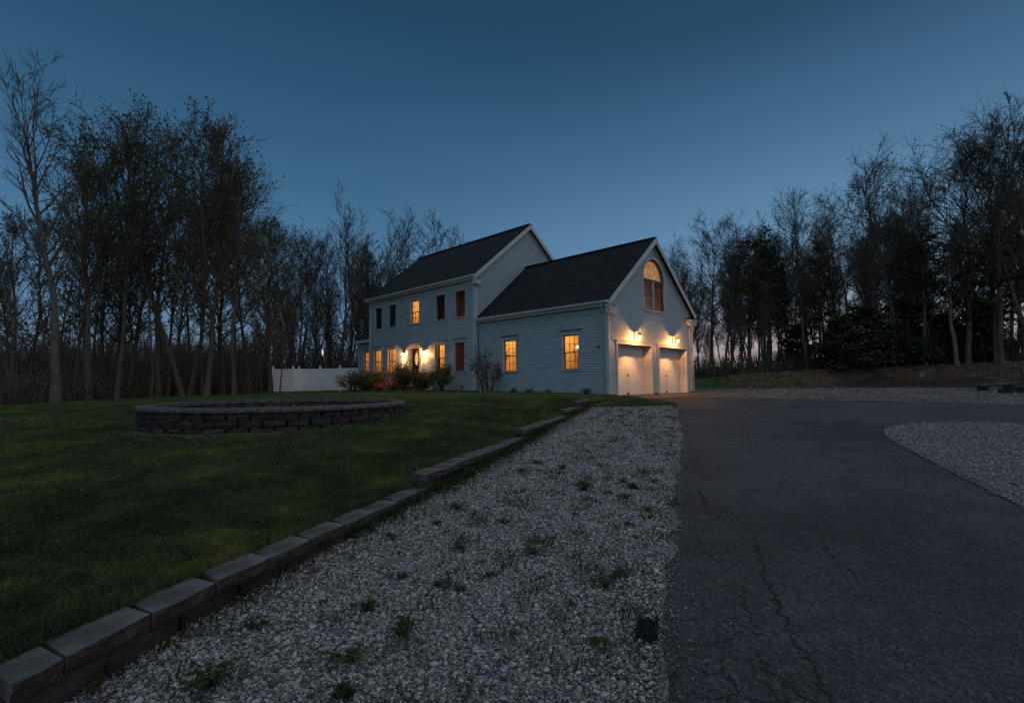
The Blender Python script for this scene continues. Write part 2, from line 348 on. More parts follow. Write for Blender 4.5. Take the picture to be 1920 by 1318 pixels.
EDGE = [(-1.2, -3), (.2, 1), (.61, 2.26), (.78, 2.75), (.94, 3.23), (1.75, 5.53), (2.55, 7.8), (3.32, 9.93), (4.05, 12.4), (4.82, 14.8), (5.02, 15.8), (5.1, 17.5), (4.85, 20.2)]
def edge_x(y): return float(np.interp(y, [p[1] for p in EDGE], [p[0] for p in EDGE]))
drive = ruled('driveway', EDGE, [(34, -3), (34, 0), (34, 6), (34, 11)], 90, 60, lambda x, y: zd(y), M['asphalt'], .0)
GSTRIP_L = [(wall_x(y)-.12, y) for y in np.linspace(-3, 16.9, 40)]
ruled('gravel', GSTRIP_L, [(edge_x(y)+.02, y) for y in np.linspace(-3, 15.8, 60)], 60, 14, lambda x, y: zd(y)+.022, M['gravel'], .032, edge=.012)
ISL_T = [(7.15, 9.75), (7.46, 10.23), (8.03, 10.85), (8.76, 11.26), (9.82, 11.39), (11.04, 11.2), (14, 10.6), (24, 8)]
ISL_B = [(7.15, 9.75), (6.92, 9.42), (6.36, 8.21), (5.51, 6.28), (4.95, 4.97), (4.4, 3.6), (4.0, 1), (4.0, -3)]
ruled('gravel_island', ISL_T, ISL_B, 70, 24, lambda x, y: zd(y)+.02, M['gravel_island'], .012, edge=.012)
ruled('gravel_yard', [(5.3, 20.15), (6.96, 19.43), (8.68, 18.72), (10.29, 18.08), (13.02, 16.7), (14.61, 15.58), (17, 14.2), (22, 12.4), (33, 9)],
      [(9.3, 25.8), (10.3, 30), (12.2, 35.6), (19, 37.3), (25, 37), (29, 35), (34, 31), (40, 27)], 60, 30, lambda x, y: zd(y)+.012, M['gravel_far'], .06)
HY, HX, HYAW = 20.4151, 3.917, .7848
cB, sB = math.cos(HYAW), math.sin(HYAW)
def hw(u, v): return (HX+u*cB-v*sB, HY+u*sB+v*cB)
ruled('gravel_apron', [hw(0, -.02), hw(7.5, -.02)], [(5.0, 18.7), (7, 19.5), (10.2, 24.3)], 24, 8, lambda x, y: zd(y)+.018, M['apron'], .03)
# lawn: left of the wall, then along the house front
LB = [(wall_x(y)-.13, y) for y in np.linspace(-3, 15.4, 40)]
LB += [(3.1, 17.0), (3.55, 18.6), (3.85, 20.3)]+[hw(.05, v) for v in (1, 3, 5, 8)]+[hw(-.17, v) for v in (8.3, 12, 16, 18.8, 22, 30)]
LA = [(-26, -3), (-21, 8), (-20, 14), (-19.2, 17.6), (-18.6, 21), (-19.0, 26), (-22, 34), (-28, 44), (-24, 50)]
lawn = ruled('lawn', LA, LB, 110, 70, lambda x, y: zlw(x, y)-.02*sstep(.25, .15, wall_x(y)-x)+.012*math.sin(x*2.1)*math.sin(y*1.7)*sstep(.3, 1.5, wall_x(y)-x if y < 17.4 else 9), M['lawn'])
ruled('grass_verge', [(2.35, 15.65), (2.6, 16.4), (3.0, 18.2), (3.9, 20.4)], [(5.1, 15.7), (5.3, 16.4), (4.9, 17.7), (4.55, 20.6)], 24, 12, lambda x, y: zd(y)+.03+.04*sstep(0, 1.2, 4.9-x), M['lawn'], .03)
ruled('grass_patch', [(11.6, 34.3), (15, 35.6), (19, 37.0), (22, 37.2)], [(12.5, 42.5), (15, 42.5), (18.5, 40.5), (22, 38)], 20, 10, lambda x, y: G(x, y)+.03, M['lawn'], .1)
# leaf covered bank along the wood
a = [(x, bank_y(x)-.35) for x in np.linspace(17, 60, 60)]; c_ = [(x, bank_y(x)+4.5) for x in np.linspace(17, 60, 60)]
M['bank'] = noisy('bank_leaf_litter', (.05, .034, .024), (.19, .13, .09), 5, 1, 1, .1, detail=9)
ruled('bank', a, c_, 160, 26, lambda x, y: G(x, y)+.02+.12*(math.sin(x*3.1+y)*math.sin(y*2.7+x*.6))*sstep(-.3, .6, y-bank_y(x))+random.uniform(-.03, .06), M['bank'])

# long cracks in the asphalt: narrow open seams, parts of the driveway
def crack(pts, w):
    vs = []; n = len(pts)
    p = lerp_poly(pts, n*7)
    for i, (x, y) in enumerate(p):
        jx = random.uniform(-.03, .03); ww = w*random.uniform(.35, 1.15)*(1-.7*abs(2*i/len(p)-1)**3)
        vs += [(x+jx-ww/2, y, zd(y)+.003), (x+jx+ww/2, y, zd(y)+.003)]
    q = [(2*i, 2*i+1, 2*i+3, 2*i+2) for i in range(len(p)-1)]
    mesh_np('crack', vs, q, 4, [M['crack']], parent=drive)
crack([(2.13, 5.86), (2.02, 5.4), (1.98, 5.22), (1.87, 4.96), (1.95, 4.7)], .02)
crack([(2.1, 4.56), (1.95, 4.1), (1.81, 3.79), (1.69, 3.44), (1.61, 3.18), (1.52, 2.9), (1.48, 2.69), (1.44, 2.49), (1.38, 2.3), (1.36, 1.9)], .018)
crack([(2.55, 4.3), (2.35, 3.75), (2.32, 3.4)], .012); crack([(1.55, 3.5), (1.38, 3.1), (1.3, 2.75)], .013); crack([(1.6, 4.4), (1.45, 4.0), (1.52, 3.6)], .011)
crack([(1.25, 2.7), (1.2, 2.45), (1.32, 2.2), (1.3, 1.9)], .014); crack([(1.9, 4.9), (2.4, 4.75), (3.1, 4.8), (3.6, 4.7)], .010); crack([(4.3, 10.2), (4.25, 9.5), (4.35, 9.0)], .03)

# ------------------------------------------------------------------ gravel stones, grass, weeds
PHI = (1+5**.5)/2
ICO = np.array([(-1, PHI, 0), (1, PHI, 0), (-1, -PHI, 0), (1, -PHI, 0), (0, -1, PHI), (0, 1, PHI), (0, -1, -PHI), (0, 1, -PHI), (PHI, 0, -1), (PHI, 0, 1), (-PHI, 0, -1), (-PHI, 0, 1)])/math.hypot(1, PHI)
ICOF = np.array([(0,11,5),(0,5,1),(0,1,7),(0,7,10),(0,10,11),(1,5,9),(5,11,4),(11,10,2),(10,7,6),(7,1,8),(3,9,4),(3,4,2),(3,2,6),(3,6,8),(3,8,9),(4,9,5),(2,4,11),(6,2,10),(8,6,7),(9,8,1)])
def stones(name, pts, sizes, m, label, cat):
    n = len(pts); k = RNG.uniform(.65, 1.25, (n, 12, 1))*ICO[None]
    k = k*np.stack([RNG.uniform(.8, 1.35, n), RNG.uniform(.65, 1, n), RNG.uniform(.5, .85, n)], 1)[:, None, :]
    a = RNG.uniform(0, 2*PI, n); t = RNG.normal(0, .35, n)
    ca, sa, ct, st = np.cos(a), np.sin(a), np.cos(t), np.sin(t)
    X = k[..., 0]; Y = k[..., 1]*ct[:, None]-k[..., 2]*st[:, None]; Z = k[..., 1]*st[:, None]+k[..., 2]*ct[:, None]
    V = np.stack([X*ca[:, None]-Y*sa[:, None], X*sa[:, None]+Y*ca[:, None], Z], -1)*sizes[:, None, None]+np.asarray(pts)[:, None, :]
    Fc = ICOF[None]+np.arange(n)[:, None, None]*12
    o = mesh_np(name, V, Fc, 3, [m]); tag(o, label, cat, kind='stuff'); return o
pts = []; sz = []
def zarr(y): return np.array([zd(v) for v in y])
ycum = np.linspace(1.3, 16.2, 400); dens = np.where(ycum < 4.5, 4300, 4300*(4.5/ycum)**1.3)
for i in range(len(ycum)-1):
    y0, y1 = ycum[i], ycum[i+1]; xl, xr = wall_x(y0)-.02, edge_x(y0)-.01
    n = int(dens[i]*(y1-y0)*(xr-xl)); y = RNG.uniform(y0, y1, n); x = RNG.uniform(xl, xr, n)+RNG.normal(0, .012, n)
    s = RNG.lognormal(math.log(.0082), .33, n)*(1 if y0 < 4.5 else (y0/4.5)**.4)
    pts.append(np.c_[x, y, np.full(n, zd(y0)+.022)+s*.25]); sz.append(s)
    if y0 < 9:                               # strays on the asphalt edge
        n = RNG.poisson(dens[i]*(y1-y0)*.035); x = edge_x(y0)+RNG.exponential(.05, n); s = RNG.uniform(.003, .008, n)
        pts.append(np.c_[x, RNG.uniform(y0, y1, n), np.full(n, zd(y0)+.004)]); sz.append(s)
stones('gravel_stones', np.concatenate(pts), np.concatenate(sz), M['stone'], 'pale loose gravel stones filling the strip between block wall and driveway', 'gravel')
pts = []; sz = []
T = np.array(ISL_T); Bm = np.array(ISL_B)
n = 50000; y = RNG.uniform(3.2, 11.4, n); x = RNG.uniform(4.2, 13, n)
xb = np.interp(y, Bm[::-1, 1], Bm[::-1, 0]); tip = (y > 9.75); xb2 = np.interp(y, T[:5, 1], T[:5, 0]); xlim = np.where(tip, xb2, xb)
keep = (x > xlim+.02) & (y < np.interp(x, T[:, 0], T[:, 1])-.02) & (x < y*1.08); x, y = x[keep], y[keep]
s = RNG.lognormal(math.log(.010), .3, len(x)); stones('island_stones', np.c_[x, y, zarr(y)+.02+s*.3], s, M['stone'], 'pale loose gravel stones covering the island inside the driveway curve', 'gravel')
n = 16000; x = RNG.uniform(6, 33, n); y = RNG.uniform(14, 37, n)
fe = np.interp(x, [5.3, 6.96, 8.68, 10.29, 13.02, 14.61, 17, 22, 33], [20.1, 19.4, 18.7, 18.1, 16.7, 15.6, 14.2, 12.4, 9]); be = np.interp(x, [9.3, 12.2, 19, 25, 29, 34], [25.8, 35.6, 37.3, 37, 35, 31])
keep = (y > fe-.1*RNG.exponential(1, n)) & (y < be) & (y > 20.6+(x-4.1)) | ((y > fe) & (x > 9.5) & (y < be)); x, y = x[keep], y[keep]
s = RNG.lognormal(math.log(.016), .4, len(x)); stones('yard_stones', np.c_[x, y, zarr(y)+.02], s, M['stone'], 'scattered grey stones and gravel across the yard beyond the asphalt', 'gravel')

RING_C, RING_R = (-5.51, 12.16), 2.84
def in_ring(x, y, pad=.15): return (x-RING_C[0])**2+(y-RING_C[1])**2 < (RING_R+pad)**2
def blades(name, x, y, z, h, w, m, label, cat, lean=.35):
    n = len(x); a = RNG.uniform(0, 2*PI, n); la = RNG.uniform(0, 2*PI, n); ln = np.abs(RNG.normal(0, lean, n))*h
    dx, dy = np.cos(a)*w/2, np.sin(a)*w/2
    b1 = np.c_[x-dx, y-dy, z]; b2 = np.c_[x+dx, y+dy, z]
    mx = np.c_[x+np.cos(la)*ln*.35, y+np.sin(la)*ln*.35, z+h*.6]; tp = np.c_[x+np.cos(la)*ln, y+np.sin(la)*ln, z+h*.95]
    V = np.stack([b1, b2, mx+np.c_[dx, dy, dx*0]*.7, mx-np.c_[dx, dy, dx*0]*.7, tp], 1)
    F4 = (np.array([0, 1, 2, 3])[None]+np.arange(n)[:, None]*5); 
    # two triangles + tip triangle
    Ft = np.array([(0, 1, 2), (0, 2, 3), (3, 2, 4)])[None]+np.arange(n)[:, None, None]*5
    o = mesh_np(name, V, Ft, 3, [m]); tag(o, label, cat, kind='stuff'); return o
n = 330000; y = 1.6*np.exp(RNG.uniform(0, math.log(20/1.6), n)); x = RNG.uniform(-1.12, 0, n)*y; wx = np.interp(y, *zip(*[(yy, wall_x(yy)) for yy in np.linspace(1, 17.4, 60)]))
x = np.where(RNG.random(n) < .35, wx-.17-RNG.exponential(1.5, n), x)
keep = (x < wx-.18) & ~in_ring(x, y) & (x > -18.5) & (y < 17.5); x, y = x[keep], y[keep]
zz = np.array([zlw(a_, b2) for a_, b2 in zip(x, y)])
ck = RNG.uniform(0, 1, (900, 3)); 
kk = np.zeros(len(x))
for a_, b2, c2 in ck:
    yy_ = 1.6*np.exp(b2*2.4); xx_ = -1.1*yy_*a_; kk = np.maximum(kk, np.exp(-((x-xx_)**2+(y-yy_)**2)/(.05+.07*c2)**2/(1+yy_*.06)**2)*(.3+.9*c2))
blades('grass', x, y, zz-.008, RNG.uniform(.02, .055, len(x))*np.clip(.75+y*.03, .8, 1.4)*(1+kk), np.clip(.0028+.0011*y, .004, .02), M['grass'], 'short mown green grass of the lawn in front of the house', 'grass', .6)
# longer uncut grass along the wall top and foot
n = 9000; y = RNG.uniform(1.9, 15.5, n); x = np.array([wall_x(v) for v in y])-.17-RNG.exponential(.05, n)
blades('tall_grass', x, y, np.array([zlw(a_, b2) for a_, b2 in zip(x, y)])-.01, RNG.uniform(.04, .11, n), np.full(n, .006), M['grass'], 'longer uncut grass standing along the back of the low block wall', 'grass', .5)
n = 5200; y = np.r_[RNG.uniform(4.2, 15.6, 2600), RNG.uniform(2.3, 4.5, 160), RNG.normal(6.3, .5, 900), RNG.normal(8.3, 1, 1300)]; y = y[(y > 2.2) & (y < 15.7)]; n = len(y); x = np.array([wall_x(v) for v in y])+.02+RNG.exponential(.07, n)
blades('edge_weeds', x, y, zarr(y)+.02, RNG.uniform(.03, .14, n), np.full(n, .012), M['weed'], 'dark weeds growing along the foot of the low block wall', 'weeds', .9)
n = 9000; y = RNG.uniform(15.6, 20.2, n); x = RNG.uniform(2.2, 5.4, n); keep = (x > 2.3+(y-15.6)*.33) & (x < np.interp(y, [15.7, 16.4, 17.7, 20.6], [5.1, 5.3, 4.9, 4.55])); x, y = x[keep], y[keep]
blades('verge_grass', x, y, zarr(y)+.03, RNG.uniform(.04, .11, len(x)), np.full(len(x), .018), M['grass'], 'rough grass on the verge between gravel strip and garage corner', 'grass', .6)
# thin weeds sprinkled over the gravel
n = 3800; y = RNG.uniform(2.2, 15.5, n); c0 = RNG.integers(0, 150, n); cy = RNG.uniform(2.2, 15.5, 150); ct = RNG.uniform(.1, 1, 150)**.6
y = cy[c0]+RNG.normal(0, .05, n)*1.5; x = np.array([wall_x(v) for v in cy])[c0]*(1-ct[c0])+np.array([edge_x(v) for v in cy])[c0]*ct[c0]+RNG.normal(0, .06, n)
blades('sprouts', x, y, zarr(y)+.03, RNG.uniform(.02, .05, n), np.full(n, .012), M['weed'], 'tiny green sprouts scattered over the gravel strip', 'weeds', 1.2)
n = 2200; y = RNG.uniform(1.8, 16, n); x = np.where(RNG.random(n) < .4, RNG.uniform(-1, 0, n)*y, np.array([wall_x(v) for v in y])+RNG.exponential(.25, n)); lw = np.array([wall_x(v) for v in y]); 
keep = ~in_ring(x, y); x, y, lw = x[keep], y[keep], lw[keep]; z = np.array([zlawn(a_, b2)+.03 if a_ < w_-.25 else zd(b2)+.04 for a_, b2, w_ in zip(x, y, lw)]); keep = (np.abs(x-lw+.1) > .2); x, y, z = x[keep], y[keep], z[keep]
blades('fallen_leaves', x, y, z, RNG.uniform(.01, .024, len(x)), RNG.uniform(.015, .035, len(x)), M['dryleaf_dark'], 'small dry brown leaves lying on lawn and gravel', 'leaves', 1.5)

def weed_proto(seed, nl, R, H):
    rnd = random.Random(seed); mb = MB()
    for i in range(nl):
        a = rnd.uniform(0, 2*PI); r0 = rnd.uniform(0, .35)*R; l = R*rnd.uniform(.45, 1); h = H*rnd.uniform(.3, 1); w = l*rnd.uniform(.22, .4)
        c, s_ = math.cos(a), math.sin(a); p = [(r0*c, r0*s_, h*.2), (0, 0, 0)]
        b0 = Vector((r0*c, r0*s_, h*.15)); mid = Vector(((r0+l*.55)*c, (r0+l*.55)*s_, h)); tip = Vector(((r0+l)*c, (r0+l)*s_, h*rnd.uniform(.4, 1.1))); sd = Vector((-s_, c, 0))*w/2
        mb.add([b0-sd*.25, b0+sd*.25, mid+sd, tip, mid-sd], [(0, 1, 2, 4), (4, 2, 3)])
    return mb
def tuft_proto(seed, n, R, H):
    rnd = random.Random(seed); mb = MB()
    for i in range(n):
        a = rnd.uniform(0, 2*PI); r0 = rnd.uniform(0, .5)*R; l = rnd.uniform(.2, .9)*R; h = H*rnd.uniform(.3, 1); c, s_ = math.cos(a), math.sin(a); w = rnd.uniform(.003, .006); b0 = Vector((r0*math.cos(i), r0*math.sin(i), 0)); sd = Vector((-s_, c, 0))*w
        mid = b0+Vector((c*l*.5, s_*l*.5, h*.8)); tip = b0+Vector((c*l, s_*l, h*rnd.uniform(.5, 1)))
        mb.add([b0-sd, b0+sd, mid+sd, tip, mid-sd], [(0, 1, 2, 4), (4, 2, 3)])
    return mb
def sprig_proto(seed, n, R, H):
    rnd = random.Random(seed); mb = MB()
    for i in range(n):
        a = rnd.uniform(0, 2*PI); l = R*rnd.uniform(.3, 1); c, s_ = math.cos(a), math.sin(a)
        for k in range(9):
            f = (k+1)/9; p = Vector((c*l*f, s_*l*f, H*math.sin(f*2.2)*.8+.004)); b2 = rnd.uniform(0, 2*PI); q = rnd.uniform(.008, .017); d1 = Vector((math.cos(b2)*q, math.sin(b2)*q, rnd.uniform(-.004, .008))); d2 = Vector((-math.sin(b2)*q*.5, math.cos(b2)*q*.5, 0))
            mb.add([p-d1*.3, p+d2+d1*.4, p+d1*1.4, p-d2+d1*.4], [(0, 1, 2, 3)])
    return mb
protos = [weed_proto(i, n_, .1, h_) for i, (n_, h_) in enumerate([(34, .05), (44, .07), (26, .11), (60, .06)])]+[tuft_proto(5, 60, .09, .09), sprig_proto(6, 22, .11, .05), sprig_proto(7, 34, .13, .07), tuft_proto(8, 40, .1, .05)]
WEEDS = [(735,1012,1.2,0),(858,957,1.3,1),(945,980,1.1,0),(998,1040,1.2,1),(862,1032,.8,2),(917,1082,.9,0),(692,1145,1.1,2),(758,1195,1.1,2),(645,1240,1.3,2),(645,1306,1.0,2),(395,1292,1.6,3),(1135,1105,1.3,3),(1150,1085,.7,2),(1187,917,1.2,0),(1090,910,1.3,1),(1175,936,1.2,0),(880,894,2.0,1),(985,921,.8,0),(1208,888,1.3,1),(1165,1082,.7,2),(1125,1212,.8,1),(820,985,.9,0),(1095,920,1.0,0),(1140,925,1.0,0),(1170,905,1.1,1),(1055,880,1.2,0),(1010,870,1.4,1),(975,885,1.2,0),(1215,960,1.0,1),(1180,985,.9,0),(1225,905,1.1,1),(755,1085,.7,0),(830,1100,.9,1),(860,1110,.7,0),(480,1180,.8,2),(1190,1010,.8,0),(1080,965,.6,0),(660,1010,.8,0)]
wme = []
for i, mb in enumerate(protos):
    o = mb.build('weed', M['weed']); wme.append(o.data); bpy.data.objects.remove(o)
def ground_hit(px, py, f):
    d = fw+Rr*((px-960)/F_PX)+Uu*((659-py)/F_PX); lo = .3
    for i in range(4000):
        p = d*lo
        if CZ+p.z < f(p.x, p.y): break
        lo *= 1.002
    return p.x, p.y
WL = {10: 'large leafy weed clump in the gravel at the near end of the block wall', 11: 'large dark weed clump in the gravel near the asphalt edge', 8: 'upright weed of narrow leaves on open gravel nearest the bottom left',
      9: 'small upright weed clump in the gravel at the bottom edge', 16: 'wide dark weed mat in the gravel beside the wall step'}
for i, (px, py, s, k) in enumerate(WEEDS):
    x, y = ground_hit(px, py, lambda a_, b2: zd(b2)+.02)
    k2 = {0: (5, 4, 7)[i % 3], 1: (5, 6, 0)[i % 3], 2: (4, 2, 5)[i % 3], 3: 6}[k]; o = bpy.data.objects.new('weed', wme[k2]); COL.objects.link(o); o.location = (x, y, zd(y)+.022); o.rotation_euler = (0, 0, random.uniform(0, 6.28)); o.scale = (s*random.uniform(.7, 1), s*random.uniform(.7, 1), s*.75)
    tag(o, WL.get(i, 'small low green weed clump growing in the pale gravel strip'), 'weed', 'weeds growing in the gravel strip')

# ------------------------------------------------------------------ block walls
def rough_block(mb, c, dirv, l, d, h, rnd, mi=0, chip=.02, front=1, fmi=None, skew=0):
    """block of length l along dirv, depth d behind, split outer face; c = bottom centre of the front face"""
    t = Vector((dirv[0], dirv[1], 0)).normalized(); nrm = Vector((t.y, -t.x, 0))*front
    vs = []; nx_, nz_ = 4, 3
    for k in range(nz_+1):
        for i in range(nx_+1):
            a = -l/2+l*i/nx_; z = h*k/nz_; o = rnd.uniform(-chip, chip*.4)
            if i in (0, nx_): o -= chip*.8
            if k in (0, nz_): o -= chip*.5
            vs.append(Vector(c)+t*a+nrm*o+Vector((0, 0, z)))
    W = nx_+1; fs = [(k*W+i, k*W+i+1, (k+1)*W+i+1, (k+1)*W+i) for k in range(nz_) for i in range(nx_)]
    b = len(vs)
    for (a, z) in ((-l/2*.93, 0), (l/2*.93, 0), (l/2*.93, h), (-l/2*.93, h)): vs.append(Vector(c)+t*(a+skew)-nrm*d+Vector((0, 0, z)))
    fs += [(b, b+3, b+2, b+1), tuple([b, b+1]+[i for i in range(nx_, -1, -1)]), tuple([b+3]+[nz_*W+i for i in range(W)]+[b+2]),
           tuple([b]+[k*W for k in range(nz_+1)]+[b+3]), tuple([b+1, b+2]+[k*W+nx_ for k in range(nz_, -1, -1)])]
    mb.add(vs, fs[:nx_*nz_], mi if fmi is None else fmi); b = len(mb.v)-len(vs)
    for f in fs[nx_*nz_:]: mb.f.append([b+i for i in f]); mb.m.append(mi)
rnd = random.Random(3)
# low retaining wall
RW = empty('retaining_wall', (0, 0, 0)); tag(RW, 'low stepped wall of grey concrete blocks between lawn and gravel strip', 'wall')
yy = np.linspace(1.6, 17.2, 1600); xx = np.array([wall_x(v) for v in yy]); ss = np.r_[0, np.cumsum(np.hypot(np.diff(xx), np.diff(yy)))]
def on_wall(s): return float(np.interp(s, ss, xx)), float(np.interp(s, ss, yy))
def wdir(s):
    a = on_wall(s-.15); b2 = on_wall(s+.15); return (b2[0]-a[0], b2[1]-a[1])
def s_of(y): return float(np.interp(y, yy, ss))
LEV = [(2.02, 5.85, -.52), (5.55, 9.45, -.375), (9.15, 13.0, -.235), (12.75, 14.6, -.09), (14.3, 16.7, .05)]
wb = MB()
for li, (ya, yb, zt) in enumerate(LEV):
    s0, s1 = s_of(ya), s_of(yb); s = s0; first = True
    while s < s1-.1:
        l = .2 if (first and li == 0) else min(.41, s1-s); c_ = s+l/2; x, y = on_wall(c_); dv = wdir(c_); nn = Vector((dv[1], -dv[0], 0)).normalized()
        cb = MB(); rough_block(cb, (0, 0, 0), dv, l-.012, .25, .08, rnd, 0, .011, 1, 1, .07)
        o = cb.build('capstone', [M['cap'], M['capface_shaded']], RW, bevel=.005); o.location = (x+nn.x*.05+rnd.uniform(-.01, .01), y+nn.y*.05, zt-.08+rnd.uniform(-.006, .006)); o.rotation_euler = (rnd.uniform(-.015, .015), rnd.uniform(-.015, .015), rnd.uniform(-.02, .02))
        s += l; first = False
    for row in range(3):
        s = s0+.02+(.2 if row % 2 else 0)*.7
        z = zt-.082-.135*(row+1)
        while s < s1-.05:
            l = min(.405, s1-s); c_ = s+l/2; x, y = on_wall(c_); dv = wdir(c_); nn = Vector((dv[1], -dv[0], 0)).normalized()
            rough_block(wb, (x+nn.x*.01, y+nn.y*.01, z), dv, l-.012, .24, .132, rnd, rnd.choice((0, 0, 1)), .018); s += l
wb.build('block_courses', [M['block'], M['block2']], RW)
# round raised bed
RB = empty('raised_bed', (RING_C[0], RING_C[1], -.3)); tag(RB, 'round raised bed walled with dark split face blocks on the lawn', 'raised bed')
rb = MB(); nb = 42
for row in range(4):
    R = RING_R+.03-row*.012; z = -.185+row*.142
    for i in range(nb):
        a = 2*PI*(i+(row % 2)*.5)/nb; tdir = (-math.sin(a), math.cos(a)); l = 2*PI*R/nb-.045
        rough_block(rb, (R*math.cos(a), R*math.sin(a), z), tdir, l, .27, .138, rnd, rnd.choice((0, 0, 0, 1)), .03)
rb.build('block_courses', [M['block'], M['block2']], RB)
cb = MB(); ncap = 46; lo_ = 2*PI*(RING_R+.03)/ncap-.012; rough_block(cb, (0, 0, 0), (0, 1, 0), lo_, .32, .088, rnd, 0, .01)
c0 = cb.build('capstone', M['cap'], RB, bevel=.006)
for i in range(ncap):
    o = c0 if i == 0 else copy_obj(c0, RB); a = 2*PI*i/ncap
    o.location = ((RING_R+.03)*math.cos(a), (RING_R+.03)*math.sin(a), .385+rnd.uniform(-.005, .005)); o.rotation_euler = (0, 0, a+rnd.uniform(-.015, .015))
sm = MB(); g = 26
vs = []; fs = []
for k in range(7):
    for j in range(40):
        r = (RING_R-.2)*k/6; a = 2*PI*j/40; vs.append((r*math.cos(a), r*math.sin(a), .24+rnd.uniform(-.03, .03)))
for k in range(6):
    for j in range(40): fs.append((k*40+j, k*40+(j+1) % 40, (k+1)*40+(j+1) % 40, (k+1)*40+j))
sm.add(vs, fs); sm.build('soil', M['soil'], RB, smooth=True)
n = 1500; a = RNG.uniform(0, 2*PI, n); r = RING_R*.9*np.sqrt(RNG.random(n))
ob = blades('bed_litter', r*np.cos(a), r*np.sin(a), np.full(n, .25), RNG.uniform(.03, .12, n), np.full(n, .03), M['dryleaf'], None, None, 1.2); ob.parent = RB
# bare sandy gravel at the foot of the bed
pts = []
for k in range(620):
    a = rnd.uniform(-2.25, -1.15); r = RING_R+.1+abs(rnd.gauss(0, .22)); x = RING_C[0]+r*math.cos(a); y = RING_C[1]+r*math.sin(a); pts.append((x, y, zlawn(x, y)+.012))
stones('bed_foot_gravel', pts, RNG.uniform(.008, .02, len(pts)), M['tan'], 'thin pale gravel spilled on grass in front of the round bed', 'gravel')

# black plastic channel lying at the asphalt edge
dx_, dy_ = ground_hit(1214, 1185, lambda a_, b2: zd(b2)+.02); DC = empty('drain_channel', (dx_, dy_, zd(dy_)+.028), -.32)
tag(DC, 'short black plastic channel piece lying between gravel and asphalt edge', 'drain channel')
mb = MB(); mb.box(-.055, .055, -.11, .11, 0, .012); mb.box(-.055, -.036, -.11, .1, .0125, .034); mb.box(.036, .055, -.11, .11, .0125, .038)
mb.build('channel', M['black_plastic'], DC, bevel=.004)
mb = MB(); mb.tube([(.0, -.1, .012), (.0, .1, .012)], [.014, .014], 8); mb.build('pipe', M['black_plastic'], DC)
# ------------------------------------------------------------------ house
H = empty('house', (HX, HY, 0), HYAW); tag(H, 'pale clapboard two storey house with lit windows and attached double garage', 'house')
WALLS = {'gf': lambda s, z, o: (0-o, s, z), 'mf': lambda s, z, o: (-.22-o, s, z), 'wf': lambda s, z, o: (.4-o, s, z), 'gg': lambda s, z, o: (s, 0-o, z), 'mg': lambda s, z, o: (s, 8.0-o, z),
         'gb': lambda s, z, o: (7.32+o, s, z), 'mb': lambda s, z, o: (7.87+o, s, z), 'ml': lambda s, z, o: (s, 18.8+o, z), 'wl': lambda s, z, o: (s, 21.4+o, z)}
def bx(mb, fn, s0, s1, z0, z1, o0, o1, mi=0):
    p = [fn(s, z, o) for z in (z0, z1) for (s, o) in ((s0, o0), (s1, o0), (s1, o1), (s0, o1))]
    a = [min(q[i] for q in p) for i in range(3)]; b = [max(q[i] for q in p) for i in range(3)]
    mb.box(a[0], b[0], a[1], b[1], a[2], b[2], mi)
def siding(name, w, z0, z1, sl, sr, openings=(), exp=.115):
    """clapboards: every course leans out to its lower edge; openings are functions z -> (s0, s1) or None, with their z breaks"""
    fn = WALLS[w]; mb = MB(); br = {round(z0, 4), round(z1, 4)}
    n = int((z1-z0)/exp)+1
    for i in range(n+1):
        z = z0+i*exp
        if z < z1: br.add(round(z, 4))
    for f, zs in openings: br |= {round(z, 4) for z in zs if z0 < z < z1}
    br = sorted(br)
    def off(z, zc): return .028-(z-zc)/exp*.027
    for za, zb in zip(br[:-1], br[1:]):
        if zb-za < .0015: continue
        zc = z0+math.floor((za-z0)/exp+1e-3)*exp; zm = (za+zb)/2
        iv = [(sl(za), sr(za), sl(zb), sr(zb))]
        for f, zs in openings:
            if not (zs[0] < zm < zs[-1]): continue
            a0, a1 = f(max(za, zs[0]+1e-4)); b0, b1 = f(min(zb, zs[-1]-1e-4)); nw = []
            for (p0, p1, q0, q1) in iv:
                if p1 < a0 or p0 > a1: nw.append((p0, p1, q0, q1)); continue
                if p0 < a0: nw.append((p0, a0, q0, b0))
                if p1 > a1: nw.append((a1, p1, b1, q1))
            iv = nw
        for (p0, p1, q0, q1) in iv:
            if p1-p0 < .002 and q1-q0 < .002: continue
            oa, ob = off(za, zc), off(zb, zc)
            mb.add([fn(p0, za, oa), fn(p1, za, oa), fn(q1, zb, ob), fn(q0, zb, ob)], [(0, 1, 2, 3)])
            if abs(za-zc) < .002: mb.add([fn(p0, za, -.01), fn(p1, za, -.01), fn(p1, za, oa), fn(p0, za, oa)], [(0, 1, 2, 3)])
    return mb.build(name, M['siding'], H)
def rect(s0, s1, z0, z1): return (lambda z: (s0, s1)), (z0, z1)

